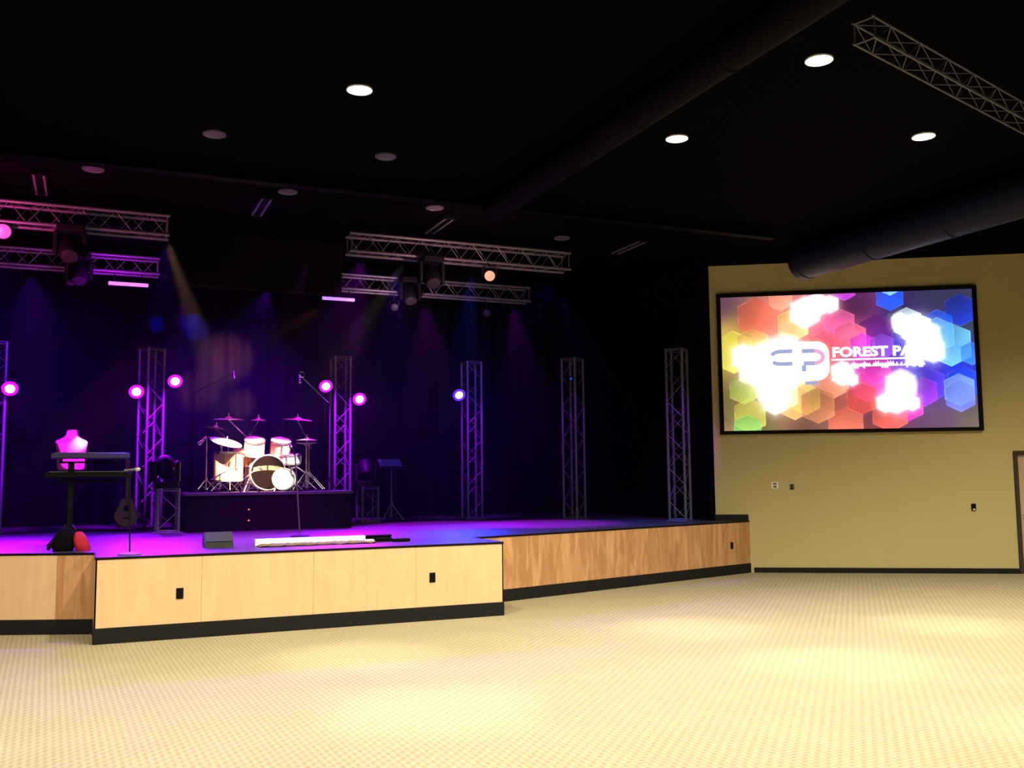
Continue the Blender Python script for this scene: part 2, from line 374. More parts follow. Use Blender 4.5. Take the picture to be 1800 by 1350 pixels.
def screen_colors(nx, ny):
    u, v = np.meshgrid(np.linspace(0, 1, nx), np.linspace(0, 1, ny))
    asp = SW / SH
    img = np.zeros((ny, nx, 3))
    anchors = [(0.0, 0.0, (95,60,80)), (0.25, 0.3, (240,120,100)), (0.05, 0.4, (200,170,70)), (0.03, 0.75, (120,105,60)), (0.1, 0.95, (120,120,70)), (0.35, 0.97, (120,80,70)), (0.45, 0.8, (170,85,65)), (0.45, 0.3, (235,90,130)), (0.55, 0.08, (80,30,80)), (0.6, 0.6, (220,60,190)), (0.62, 0.97, (130,60,60)), (0.72, 0.15, (40,30,90)), (0.7, 0.4, (60,50,200)), (0.85, 0.06, (45,48,85)), (0.99, 0.2, (45,60,70)), (0.93, 0.6, (10,50,210)), (0.8, 0.6, (60,50,200)), (0.85, 0.95, (95,65,95)), (0.98, 0.95, (115,100,90)), (0.3, 0.6, (250,200,130))]
    wsum = 0
    for a, b, c in anchors:
        w = 1 / (((u - a) * 1.4) ** 2 + (v - b) ** 2 * 0.6 + 0.004) ** 1.6
        img += w[..., None] * np.array(srgb(*c)); wsum = wsum + w
    img /= wsum[..., None]
    for cx, cy, r, c in HEX:
        X = np.abs((u - cx)) / r; Y = np.abs((v - cy)) / asp / r
        d = np.maximum(X / 0.866, Y + X * 0.5)       # pointy-top hexagon, 1 at the edge
        inside = np.clip((1.0 - d) / 0.03, 0, 1)
        rim = np.clip(1 - np.abs(d - 0.965) / 0.035, 0, 1) * (0.5 + 0.5 * np.sin(5 * np.arctan2(v - cy, u - cx) + cx * 40))
        grad = 1.0 + 0.4 * (v - cy) / r / asp + 0.3 * (u - cx) / r
        cc = np.array(srgb(*c))
        a = (inside * 0.70)[..., None]
        img = img * (1 - a) + (cc * np.clip(grad, 0.3, 1.4)[..., None]) * a
        img += (rim * 0.5)[..., None] * (cc * 0.7 + 0.12)
    wx = (np.sin(u * 31 + v * 7) + np.sin(u * 13 - v * 17)) * 0.12
    img *= (1.15 + wx)[..., None]
    lum = np.zeros_like(u)
    for cx, cy, r in BLOB:
        X = np.abs((u - cx)) / r; Y = np.abs((v - cy)) / asp / r
        dh = np.maximum(X / 0.866, Y + X * 0.5); dc = np.sqrt(X ** 2 + Y ** 2)
        d = 0.8 * dh + 0.2 * dc + 0.03 * np.sin(u * 60 + v * 40)
        lum += np.clip((1.25 - d) / 0.30, 0, 1) ** 1.3 * 1.3
        lum += 0.20 * np.exp(-np.clip(d - 1, 0, 9) ** 2 / 0.25)
    tint = img / (img.max(axis=2, keepdims=True) + 1e-3)
    img = img + np.minimum(lum, 2.0)[..., None] * (0.72 + 0.28 * tint)
    return np.clip(img, 0, 2.2)

scr = thing('projection_screen', 'large wide video screen with a bright hexagon pattern on the tan wall', 'screen', onwall(1.735, 2.395), WA)
FW, FH = 4.375, 2.50
fr = MB().bbox(-FW / 2, FW / 2, -0.07, 0, 0, 0.062, 0.005).bbox(-FW / 2, FW / 2, -0.07, 0, FH - 0.062, FH, 0.005)
fr.bbox(-FW / 2, -FW / 2 + 0.07, -0.07, 0, 0.05, FH - 0.05, 0.005).bbox(FW / 2 - 0.07, FW / 2, -0.07, 0, 0.05, FH - 0.05, 0.005)
obj('screen_frame', fr, mat('black_velvet_frame', (0.006, 0.006, 0.007), 0.8, spec=0.1), scr)
NX, NY = 640, 360
colr = screen_colors(NX, NY)
verts = []; faces = []
for j in range(NY):
    z = 0.0625 + SH * (1 - j / (NY - 1))
    for i in range(NX): verts.append((-SW / 2 + SW * i / (NX - 1), -0.045, z))
for j in range(NY - 1):
    for i in range(NX - 1):
        a = j * NX + i; faces.append((a, a + NX, a + NX + 1, a + 1))
me = bpy.data.meshes.new('screen_surface'); me.from_pydata(verts, [], faces)
ca = me.color_attributes.new('picture', 'FLOAT_COLOR', 'POINT')
rgba = np.ones((NX * NY, 4), np.float32); rgba[:, :3] = colr.reshape(-1, 3)
ca.data.foreach_set('color', rgba.ravel())
sm = bpy.data.materials.new('video_picture'); sm.use_nodes = True
nt = sm.node_tree; b = nt.nodes['Principled BSDF']
b.inputs['Base Color'].default_value = (0.02, 0.02, 0.02, 1); b.inputs['Roughness'].default_value = 0.7
at = nt.nodes.new('ShaderNodeAttribute'); at.attribute_name = 'picture'
nt.links.new(at.outputs['Color'], b.inputs['Emission Color']); b.inputs['Emission Strength'].default_value = 1.0
me.materials.append(sm); link('screen_surface', me, scr)
LETTER = mat('white_projected_lettering', (0.1, 0.1, 0.1), 0.7, emit=(1, 1, 1), estr=1.15)
LOGOCUT = mat('greyblue_logo_lines', (0.05, 0.05, 0.05), 0.7, emit=(0.36, 0.42, 0.68), estr=1.0)
LOGOCUT2 = mat('pink_logo_lines', (0.05, 0.05, 0.05), 0.7, emit=(0.9, 0.42, 0.66), estr=1.0)
def su(u, v): return (-SW / 2 + SW * u, 0.0625 + SH * (1 - v))
def flat(pts, y0, y1):      # a thin plate in the screen's XZ plane
    mb = MB(); n = len(pts)
    mb.add([(x, y0, z) for x, z in pts] + [(x, y1, z) for x, z in pts],
           [tuple(range(n)), tuple(range(2 * n - 1, n - 1, -1))] + [(i, n + i, n + (i + 1) % n, (i + 1) % n) for i in range(n)])
    return mb
def rrect(x0, z0, x1, z1, r, n=8):
    out = []
    for cx, cz, a0 in ((x1 - r, z1 - r, 0), (x0 + r, z1 - r, 90), (x0 + r, z0 + r, 180), (x1 - r, z0 + r, 270)):
        for i in range(n + 1):
            a = R(a0 + 90 * i / n); out.append((cx + r * math.cos(a), cz + r * math.sin(a)))
    return out
x0, z1 = su(0.183, 0.350); x1, z0 = su(0.432, 0.640)
logo = obj('logo_badge', flat(rrect(x0, z0, x1, z1, 0.2), -0.0475, -0.0462), LETTER, scr)
def ribbon(pts, w, y0=-0.0495, y1=-0.048):
    mb = MB()
    L = []; Rr = []
    for i, p in enumerate(pts):
        a = Vector(pts[max(0, i - 1)]); c = Vector(pts[min(len(pts) - 1, i + 1)]); d = (c - a).normalized(); nn = Vector((-d.y, d.x)) * w / 2
        L.append(tuple(Vector(p) + nn)); Rr.append(tuple(Vector(p) - nn))
    for i in range(len(pts) - 1):
        q = [L[i], L[i + 1], Rr[i + 1], Rr[i]]
        mb.add([(x, y0, z) for x, z in q] + [(x, y1, z) for x, z in q], [(0, 1, 2, 3), (7, 6, 5, 4), (0, 4, 5, 1), (1, 5, 6, 2), (2, 6, 7, 3), (3, 7, 4, 0)])
    return mb
def arc(c, rx, rz, a0, a1, n=10): return [(c[0] + rx * math.cos(R(a0 + (a1 - a0) * i / n)), c[1] + rz * math.sin(R(a0 + (a1 - a0) * i / n))) for i in range(n + 1)]
fa = su(0.285, 0.418); fb = su(0.236, 0.419); fc = su(0.205, 0.452)
zc_ = (fb[1] + su(0, 0.512)[1]) / 2; rz_ = fb[1] - zc_
obj('logo_stroke', ribbon([fa, fb] + arc((fb[0], zc_), 0.16, rz_, 90, 155, 8)[1:], 0.065), LOGOCUT, logo)
ga = su(0.284, 0.512); gb = su(0.232, 0.512); gc = su(0.205, 0.490)
obj('logo_stroke', ribbon([ga, (fb[0], ga[1])] + arc((fb[0], zc_), 0.16, rz_, -90, -140, 8)[1:], 0.065), LOGOCUT, logo)
pa = su(0.324, 0.42); pb = su(0.372, 0.42); pc = su(0.372, 0.512); pd = su(0.33, 0.512); pe = su(0.33, 0.57)
hz = (pb[1] - pc[1]) / 2
obj('logo_stroke', ribbon([pa, pb], 0.07), LOGOCUT, logo)
obj('logo_stroke', ribbon(arc((pb[0], (pb[1] + pc[1]) / 2), 0.15, hz, 90, -90, 14), 0.065), LOGOCUT2, logo)
obj('logo_stroke', ribbon([(pc[0] + 0.01, pc[1]), pd], 0.07), LOGOCUT, logo)
obj('logo_stroke', ribbon([(pd[0], pd[1] - 0.034), pe], 0.07), LOGOCUT, logo)
q0 = su(0.333, 0.658); q1 = su(0.385, 0.658)
obj('logo_stroke', ribbon([q0, q1], 0.055), LOGOCUT, logo)
def text_part(name, txt, u0, v_base, width, height, m, parent, depth=0.0015, y=-0.0475, bold=0.0):
    cu = bpy.data.curves.new(name, 'FONT'); cu.body = txt; cu.size = 1.0; cu.offset = bold; cu.extrude = 0; cu.resolution_u = 3
    ob = bpy.data.objects.new(name + '_tmp', cu); col.objects.link(ob)
    bpy.context.view_layer.update()
    me = bpy.data.meshes.new_from_object(ob.evaluated_get(bpy.context.evaluated_depsgraph_get()))
    bpy.data.objects.remove(ob)
    xs = [v.co.x for v in me.vertices]; ys = [v.co.y for v in me.vertices]
    sx = width / (max(xs) - min(xs)); sy = height / (max(ys) - min(ys))
    X0, Z0 = su(u0, v_base); mx, my = min(xs), min(ys)
    for v in me.vertices:
        v.co = ((v.co.x - mx) * sx + X0, y, (v.co.y - my) * sy + Z0)
    me.materials.clear(); me.materials.append(m); me.name = name
    return link(name, me, parent)
text_part('lettering', 'FOREST PARK', 0.445, 0.474, SW * 0.40, SH * 0.078, LETTER, scr, bold=0.05)
obj('underline', ribbon([su(0.44, 0.491), su(0.80, 0.491)], 0.032), LETTER, scr)
# second line is too blurred to read: a row of small script-like strokes
tl = MB(); rng = random.Random(3); uu = 0.492
while uu < 0.80:
    w = rng.uniform(0.007, 0.011); h = rng.choice((0.022, 0.024, 0.034)); dn = rng.choice((0, 0, 0.014))
    p0 = su(uu, 0.545 + dn); p1 = su(uu + w * 0.5, 0.545 - h); p2 = su(uu + w, 0.545)
    tl.add(*(lambda m_: (m_.v, m_.f))(ribbon([p0, p1, p2], 0.036)))
    uu += w * 1.05 if rng.random() > 0.12 else w * 1.8
obj('tagline_script', tl, LETTER, scr)

# ------------------------------------------------------------------ ceiling things
def can_light(x, y, lit, label, group):
    t = thing('recessed_downlight', label, 'ceiling light', (x, y, CEIL), 0, group)
    obj('trim_ring', MB().lathe([(0.118, 0.0), (0.122, -0.012), (0.128, -0.016), (0.132, -0.014), (0.132, 0.0)], 28, close=False), CANOFF if not lit else WHITEP, t, smooth=True)
    if lit:
        obj('lens', MB().lathe([(0.0005, -0.02), (0.08, -0.018), (0.116, -0.010), (0.118, -0.002)], 28, close=False), LENSLIT, t, smooth=True)
    else:
        obj('reflector', MB().lathe([(0.0005, -0.004), (0.07, -0.006), (0.118, -0.013)], 28, close=False), CANOFF, t, smooth=True)
    return t
can_light(2.41, 9.28, True, 'lit round downlight at upper left centre, farthest left of the lit ones', None)
can_light(6.26, 6.94, True, 'lit round downlight nearest the near lighting truss, largest of the four lit', None)
can_light(6.20, 9.28, True, 'lit round downlight in the middle of the ceiling above the end of the stage', None)
can_light(8.85, 8.13, True, 'lit round downlight above the screen wall under the near truss', None)
can_light(1.21, 11.14, False, 'unlit downlight over the stage front, left one of the nearer row', None)
can_light(3.23, 11.16, False, 'unlit downlight over the stage front, right one of the nearer row', None)
can_light(-0.05, 13.0, False, 'unlit downlight above the upper left lighting truss', None)
can_light(2.40, 13.08, False, 'unlit downlight beside the violet strip light', None)
can_light(4.53, 13.09, False, 'unlit downlight beside the strip light over the right truss', None)
can_light(7.07, 14.03, False, 'unlit downlight over the right end of the upper right truss', None)

def strip_light(x, y, label):
    t = thing('strip_light', label, 'strip light', (x, y, CEIL), 0, None)
    obj('housing', MB().bbox(-0.10, 0.10, -0.5, 0.5, -0.05, 0, 0.01), DUCTM, t)
    for s in (-1, 1): obj('lamp_tube', MB().tube((s * 0.06, -0.48, -0.065), (s * 0.06, 0.48, -0.065), 0.017, 10), CANOFF, t, smooth=True)
    for s in (-1, 1): obj('lamp_holder', MB().bbox(-0.09, 0.09, s * 0.49 - 0.012, s * 0.49 + 0.012, -0.09, -0.045, 0.003), BLACKP, t)
strip_light(-0.68, 13.73, 'twin tube strip light above the far left truss')
strip_light(2.16, 13.73, 'twin tube strip light lit violet by an added spot above the gap between the trusses')
strip_light(4.86, 13.81, 'twin tube strip light over the left end of the upper right truss')
strip_light(8.32, 13.98, 'twin tube strip light off the right end of the upper right truss')

def round_duct(name, label, x, z, r, y0, y1, DUCTM=DUCTM):
    t = thing(name, label, 'duct', (x, y0, z))
    L = y1 - y0; prof = []
    M = Matrix.Rotation(R(-90), 4, 'X')
    obj('duct_tube', MB().lathe([(r, 0), (r, L)], 36, M), DUCTM, t, smooth=True)
    k = 1.2
    while k < L:
        obj('duct_seam', MB().lathe([(r - 0.002, k - 0.02), (r + 0.012, k - 0.012), (r + 0.012, k + 0.012), (r - 0.002, k + 0.02)], 36, M, close=False), DUCTM, t, smooth=True); k += 1.5
    k = 0.8
    while k < L:
        for s in (-1, 1): obj('hanger', MB().tube((s * (r * 0.7), k, r * 0.6), (s * (r * 0.7), k, CEIL - z), 0.006, 6), BLACKM, t)
        k += 3.0
round_duct('air_duct', 'large black round duct ending in front of the tan wall above the screen', 11.03, 5.28, 0.30, 1.0, 12.85, mat('blue_lit_black_duct', (0.005, 0.008, 0.022), 0.55, spec=0.2))  # blue screen light on the underside put into the duct colour
round_duct('air_duct', 'long black round duct running over the middle of the hall', 5.05, 5.38, 0.17, 2.5, 12.1)
bm = thing('ceiling_beam', 'black steel beam across the ceiling in front of the upper trusses', 'beam', (2.4, 12.3, CEIL))
obj('web', MB().box(-7.6, 7.6, -0.01, 0.01, -0.15, 0), DUCTM, bm)
obj('flange', MB().box(-7.6, 7.6, -0.08, 0.08, -0.165, -0.15), DUCTM, bm)
t = thing('smoke_detector', 'small ceiling detector with a tiny orange light near the centre', 'detector', (5.36, 9.8, CEIL))
obj('body', MB().lathe([(0.05, 0), (0.05, -0.025), (0.03, -0.04)], 20), BLACKP, t, smooth=True)
obj('indicator', MB().box(-0.008, 0.008, -0.058, -0.05, -0.022, -0.012), ORANGE, t)

# ------------------------------------------------------------------ trusses
UNIT = {}
def brace_mesh(L, r):
    k = (round(L, 4), r)
    if k not in UNIT: UNIT[k] = MB().tube((0, 0, -L / 2), (0, 0, L / 2), r, 6).mesh('brace', ALU, True)
    return UNIT[k]
def put_brace(parent, a, b, r, name='brace'):
    a, b = Vector(a), Vector(b); d = b - a
    return link(name, brace_mesh(d.length, r), parent, (a + b) / 2, quat=d.to_track_quat('Z', 'Y'))
def box_truss(name, label, loc, rz, L, s, bays, axis, group=None, cr=0.025, br=0.0058, plates=False, tilt=None):
    t = thing(name, label, 'truss', loc, rz, group)
    h = s / 2
    def P(a, i):      # corner a (0..3) at station i (0..L)
        cx, cy = ((-h, -h), (h, -h), (h, h), (-h, h))[a]
        return (cx, cy, i) if axis == 'z' else (i, cx, cy)
    for a in range(4):
        obj('chord', MB().tube(P(a, 0), P(a, L), cr, 10), ALU, t, smooth=True)
    pad = 0.05; step = (L - 2 * pad) / bays
    for f in range(4):
        a, b2 = f, (f + 1) % 4
        for i in range(bays):
            z0 = pad + i * step; z1 = z0 + step
            if (i + f) % 2: a_, b_ = b2, a
            else: a_, b_ = a, b2
            put_brace(t, P(a_, z0), P(b_, z1), br)
        for z in (pad * 0.6, L - pad * 0.6):
            put_brace(t, P(a, z), P(b2, z), br * 1.6, 'end_bar')
    if plates:
        obj('base_plate', MB().bbox(-h - 0.06, h + 0.06, -h - 0.06, h + 0.06, 0, 0.012, 0.003), ALU, t)
        obj('top_plate', MB().bbox(-h - 0.02, h + 0.02, -h - 0.02, h + 0.02, L, L + 0.008, 0.002), ALU, t)
    return t
towers = [((-1.40, 17.45), 4, 'truss tower at the left edge of the picture'),
          ((0.95, 17.45), 26, 'tall truss tower between the keyboard and the drums'),
          ((4.24, 17.6), 4, 'tall truss tower just right of the drum riser'),
          ((6.80, 17.5), 2, 'dim truss tower with one blue-violet lamp right of the music stand'),
          ((8.42, 16.35), 30, 'dark truss tower second from the right without a lit lamp'),
          ((9.56, 14.52), 38, 'truss tower farthest right beside the tan wall')]
for (x, y), a, lb in towers:
    box_truss('truss_tower', lb, (x, y, S), R(a), 3.03, 0.29, 10, 'z', 'upright truss towers on the stage', plates=True)

def hung_truss(label, x0, x1, y, zc, s=0.27, dz=0.0):
    t = box_truss('lighting_truss', label, (x0, y, zc), 0, x1 - x0, s, max(4, int((x1 - x0) / 0.21)), 'x', 'horizontal lighting trusses over the stage')
    n = 0
    for fx in (0.18, 0.82):
        X = (x1 - x0) * fx
        obj('hanging_cable', MB().tube((X, 0, s / 2), (X, 0, CEIL - zc), 0.005, 6), BLACKM, t)
    return t
hung_truss('upper left lighting truss tinted magenta', -2.6, 0.94, 14.02, 5.20)
hung_truss('upper right lighting truss nearer than the one below it', 3.47, 7.15, 14.02, 5.20)
hung_truss('lower left lighting truss lit purple with a lamp bar beneath', -2.7, 0.99, 16.8, 5.20, 0.26)
hung_truss('lower right lighting truss with a lamp bar under its left end', 3.60, 7.75, 16.9, 5.20, 0.26)
nt_ = box_truss('lighting_truss', 'nearest lighting truss hanging at the upper right corner of the picture', (5.80, 5.90, 5.37), R(16.8), 4.2, 0.18, 16, 'x', None, 0.0105, 0.0045)
for X in (0.5, 2.6): obj('hanging_cable', MB().tube((X, 0, 0.09), (X, 0, CEIL - 5.37), 0.004, 6), BLACKM, nt_)

# ------------------------------------------------------------------ stage light fixtures
def par(label, loc, aim, lens, tower=None, r=0.075, group=None, name='par_light', hang=None):
    """round par can: origin at the lens centre, local -Y is the beam direction"""
    v = Vector(aim) - Vector(loc); q = v.to_track_quat('-Y', 'Z')
    t = thing(name, label, 'stage light', loc, 0, group)
    t.rotation_mode = 'QUATERNION'; t.rotation_quaternion = q
    Mt = Matrix.Rotation(R(-90), 4, 'X')
    obj('can_body', MB().lathe([(r, 0.0), (r * 1.12, 0.005), (r * 1.12, 0.03), (r, 0.04), (r, 0.12), (r * 0.7, 0.17), (r * 0.3, 0.19)], 20, Mt), BLACKM, t, smooth=True)
    obj('lens', MB().lathe([(0.0005, -0.008), (r * 0.6, -0.006), (r * 0.96, 0.0)], 20, Mt, close=False), lens, t, smooth=True)
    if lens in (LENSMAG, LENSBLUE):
        obj('halo_ring', MB().lathe([(r * 0.98, -0.004), (r * 1.2, -0.006), (r * 1.6, -0.002), (r * 1.62, 0.012)], 24, Mt, close=False), RINGMAG if lens is LENSMAG else RINGBLUE, t, smooth=True)  # added glowing ring imitating the halo around the lens
    w = r * 1.25
    obj('yoke', MB().path([(-w, 0.09, 0), (-w, 0.09, r * 1.6), (w, 0.09, r * 1.6), (w, 0.09, 0)], 0.007, 6), BLACKM, t)
    iq = q.inverted()
    if tower is not None:
        end = iq @ (Vector(tower) - Vector(loc))
    else:
        end = iq @ Vector((0, 0.0, (hang if hang else 0.25)))
    obj('clamp_arm', MB().tube((0, 0.09, r * 1.6), end, 0.012, 8), BLACKM, t)
    return t
PARS = [((-1.17, 17.15, 3.16), LENSMAG, MAGENTA, (-1.27, 17.31), 'magenta lamp on the tower at the left edge'),
        ((0.70, 17.15, 3.16), LENSMAG, MAGENTA, (0.79, 17.35), 'lower magenta lamp left of the tower by the keyboard'),
        ((1.31, 17.22, 3.36), LENSMAG, MAGENTA, (1.10, 17.42), 'higher magenta lamp right of the tower by the keyboard'),
        ((3.89, 17.25, 3.35), LENSMAG, MAGENTA, (4.10, 17.46), 'magenta lamp on the left side of the tower behind the drum riser'),
        ((4.51, 17.25, 3.13), LENSMAG, MAGENTA, (4.38, 17.46), 'magenta lamp on the right side of the tower behind the drum riser'),
        ((6.43, 17.2, 3.25), LENSBLUE, (0.18, 0.05, 1.0), (6.66, 17.36), 'violet lamp with a blue glow alone right of the music stand')]
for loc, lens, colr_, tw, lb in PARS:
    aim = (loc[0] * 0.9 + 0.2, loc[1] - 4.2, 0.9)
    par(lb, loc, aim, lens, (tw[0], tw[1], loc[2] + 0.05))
    d = (Vector(aim) - Vector(loc)).normalized()
    spot('par_lamp', tuple(Vector(loc) + d * 0.03), aim, 1000, (0.30, 0.0, 1.0) if colr_ is MAGENTA else (0.02, 0.03, 1.0), 74, 0.5, 0.05)
par('tiny dim blue lamp on the dark tower', (8.27, 16.12, 3.52), (6.5, 10, 3.0), LENSBDIM, (8.33, 16.2, 3.55), 0.022)

def moving_head(label, loc, rz=0.0, tilt=55, upside=False):
    t = thing('moving_head_light', label, 'stage light', loc, rz)
    s = -1 if upside else 1
    obj('base', MB().bbox(-0.17, 0.17, -0.14, 0.14, min(0, s * 0.10), max(0, s * 0.10), 0.02), BLACKP, t)
    for k in (-1, 1):
        obj('yoke_arm', MB().bbox(k * 0.175 - 0.03, k * 0.175 + 0.03, -0.07, 0.07, min(s * 0.09, s * 0.42), max(s * 0.09, s * 0.42), 0.015), BLACKP, t)
    M = Matrix.Translation((0, 0, s * 0.31)) @ Matrix.Rotation(R(tilt), 4, 'X')
    obj('head', MB().lathe([(0.07, -0.17), (0.125, -0.13), (0.14, 0.0), (0.135, 0.12), (0.11, 0.17)], 20, M), BLACKP, t, smooth=True)
    obj('lens', MB().lathe([(0.105, 0.17), (0.1, 0.176), (0.0005, 0.185)], 20, M, close=False), LENSDIM, t, smooth=True)
    return t
box_truss('truss_pedestal', 'short truss pedestal left of the drum riser', (1.13, 15.82, S), R(2), 0.67, 0.30, 2, 'z', None, 0.025, 0.008, True)
box_truss('truss_pedestal', 'short truss pedestal right of the drum riser', (4.72, 17.45, S), R(4), 0.64, 0.30, 2, 'z', None, 0.025, 0.008, True)
moving_head('black moving head light on the left truss pedestal', (1.10, 15.82, S + 0.678), 0.2, -40)
moving_head('black moving head light on the right truss pedestal', (4.68, 17.45, S + 0.648), -0.1, -35)
moving_head('black moving head light hanging in the middle of the upper left truss', (-0.30, 13.80, 5.06), 0, 140, True)
moving_head('black moving head light hanging in the middle of the upper right truss', (4.72, 13.82, 5.06), 0, 140, True)
moving_head('black moving head light hanging across the lower left truss', (-0.22, 16.52, 5.28), 0, 150, True)
moving_head('black moving head light hanging across the lower right truss', (5.26, 16.6, 5.32), 0, 150, True)
par('amber lit lamp hanging below the upper right truss', (5.68, 13.80, 4.83), (3.5, 8, 2.5), LENSORG, (5.66, 13.885, 5.07), 0.085)
par('unlit lamp below the left half of the lower right truss', (5.02, 16.75, 4.78), (3.5, 10, 2.5), LENSDIM, (5.0, 16.77, 5.07), 0.065)
par('unlit lamp below the right half of the lower right truss', (6.83, 16.75, 4.78), (4.5, 10, 2.5), LENSDIM, (6.8, 16.77, 5.07), 0.065)
par('faint unlit lamp below the lower left truss', (-0.34, 16.7, 4.85), (-0.3, 10, 2.5), LENSDIM, (-0.34, 16.67, 5.07), 0.06)
par('dim purple lamp below the upper left truss at the picture edge', (-1.10, 13.9, 4.93), (-0.6, 8, 2.5), LENSPUR, (-1.1, 13.885, 5.07), 0.10)
def led_bar(label, xc, y, z, L, ty):
    t = thing('led_bar', label, 'stage light', (xc, y, z))
    obj('housing', MB().bbox(-L / 2 - 0.02, L / 2 + 0.02, 0.0, 0.07, -0.04, 0.04, 0.01), BLACKM, t)
    obj('led_strip', MB().lathe([(0.025, -L / 2), (0.03, -L / 2 + 0.01), (0.03, L / 2 - 0.01), (0.025, L / 2)], 12, Matrix.Rotation(R(90), 4, 'Y')), BARLED, t, smooth=True)
    for s in (-1, 1): obj('bracket', MB().tube((s * L * 0.35, 0.04, 0.03), (s * L * 0.35, ty - y, 5.06 - z), 0.008, 6), BLACKM, t)
led_bar('lavender glowing lamp bar under the lower left truss', 0.515, 16.62, 4.86, 0.60, 16.67)
led_bar('lavender glowing lamp bar under the lower right truss', 3.98, 16.72, 4.86, 0.58, 16.77)

# ------------------------------------------------------------------ curtains and hanging black box
def curtain(name, label, x0, x1, y, z0, z1, amp=0.07, per=0.34):
    n = int((x1 - x0) / per * 8); vs = []; fs = []
    rng = random.Random(5)
    ph = 0
    for i in range(n + 1):
        x = x0 + (x1 - x0) * i / n; ph += 2 * PI / 8 * rng.uniform(0.8, 1.2)
        for k, z in enumerate((z0, z0 + (z1 - z0) * 0.5, z1)):
            vs.append((x + 0.02 * math.sin(ph * 0.5 + k), y + amp * math.sin(ph) * (1 - 0.25 * k), z))
    for i in range(n):
        for k in range(2):
            a = i * 3 + k; fs.append((a, a + 3, a + 4, a + 1))
    t = thing(name, label, 'curtain', (0, 0, 0))
    o = obj('fabric', MB().add(vs, fs), VELVET, t, smooth=True)
    mod = o.modifiers.new('thickness', 'SOLIDIFY'); mod.thickness = 0.006
    obj('curtain_track', MB().box(x0, x1, y - 0.02, y + 0.02, z1, CEIL), BLACKM, t)
    return t
curtain('backdrop_curtain', 'full width black backdrop curtain behind the truss towers', -5.1, 9.95, 19.4, S + 0.01, 5.5)
sb = thing('hanging_screen_box', 'big black box hung between the left and right trusses', 'box', (2.35, 15.2, 4.63))
obj('case', MB().bbox(-1.31, 1.31, -0.06, 0.10, 0, 0.86, 0.01), SKIRT, sb)
obj('bottom_rail', MB().tube((-1.31, 0.0, 0.0), (1.31, 0.0, 0.0), 0.015, 10), SKIRT, sb)
for s in (-1, 1): obj('hanger', MB().tube((s * 1.0, 0.02, 0.85), (s * 1.0, 0.02, CEIL - 4.63), 0.01, 6), BLACKM, sb)

# ------------------------------------------------------------------ drum riser
RT = 1.495
rs = thing('drum_riser', 'low black drum riser skirted in black cloth', 'riser', (2.68, 16.87, S))
obj('top', MB().bbox(-1.32, 1.32, -1.22, 1.22, RT - S - 0.05, RT - S, 0.006), DECKM, rs)
sk = []; n = 96
per = [(-1.30, -1.20), (1.30, -1.20), (1.30, 1.20), (-1.30, 1.20)]
vs = []; fs = []
pts = []
for a, c in zip(per, per[1:] + per[:1]):
    m_ = 40
    for i in range(m_): pts.append((a[0] + (c[0] - a[0]) * i / m_, a[1] + (c[1] - a[1]) * i / m_))
for i, (x, y) in enumerate(pts):
    k = 1 + 0.010 * math.sin(i * 1.7) ; vs += [(x * k, y * k, 0.004), (x * (1 + 0.003 * math.sin(i * 1.7)), y * (1 + 0.003 * math.sin(i * 1.7)), RT - S - 0.05)]
N = len(pts)
for i in range(N): j = (i + 1) % N; fs.append((2 * i, 2 * j, 2 * j + 1, 2 * i + 1))
obj('skirt', MB().add(vs, fs), SKIRT, rs, smooth=True)
for z in (0.16, 0.33): obj('latch_glint', MB().bbox(-0.365, -0.335, -1.225, -1.212, z - 0.01, z + 0.01, 0.003), ORANGE, rs)  # orange glints on the riser front, drawn as small glowing blocks

# ------------------------------------------------------------------ drum kit
def tripod_parts(t, h, spread=0.28, r=0.0125, m=None, n=3, a0=90, hub=0.32, double=True):
    m = m or CHROME
    obj('pole', MB().tube((0, 0, hub * 0.25), (0, 0, h * 0.6), r * 1.25, 10).tube((0, 0, h * 0.58), (0, 0, h), r * 0.8, 10), m, t, smooth=True)
    obj('collar', MB().lathe([(r * 2, hub - 0.02), (r * 2.2, hub), (r * 2, hub + 0.03)], 12), m, t, smooth=True)
    for k in range(n):
        a = R(a0 + 360 * k / n); ex, ey = math.cos(a) * spread, math.sin(a) * spread
        lg = MB().tube((math.cos(a) * 0.01, math.sin(a) * 0.01, hub), (ex, ey, 0.012), r * 0.8, 8)
        lg.tube((math.cos(a) * 0.01, math.sin(a) * 0.01, hub * 0.3), (ex * 0.5, ey * 0.5, hub * 0.52), r * 0.6, 6)
        L = obj('leg', lg, m, t, smooth=True)
        obj('rubber_foot', MB().tube((ex * 0.97, ey * 0.97, 0), (ex * 1.02, ey * 1.02, 0.03), r * 1.3, 8), RUBBER, L)
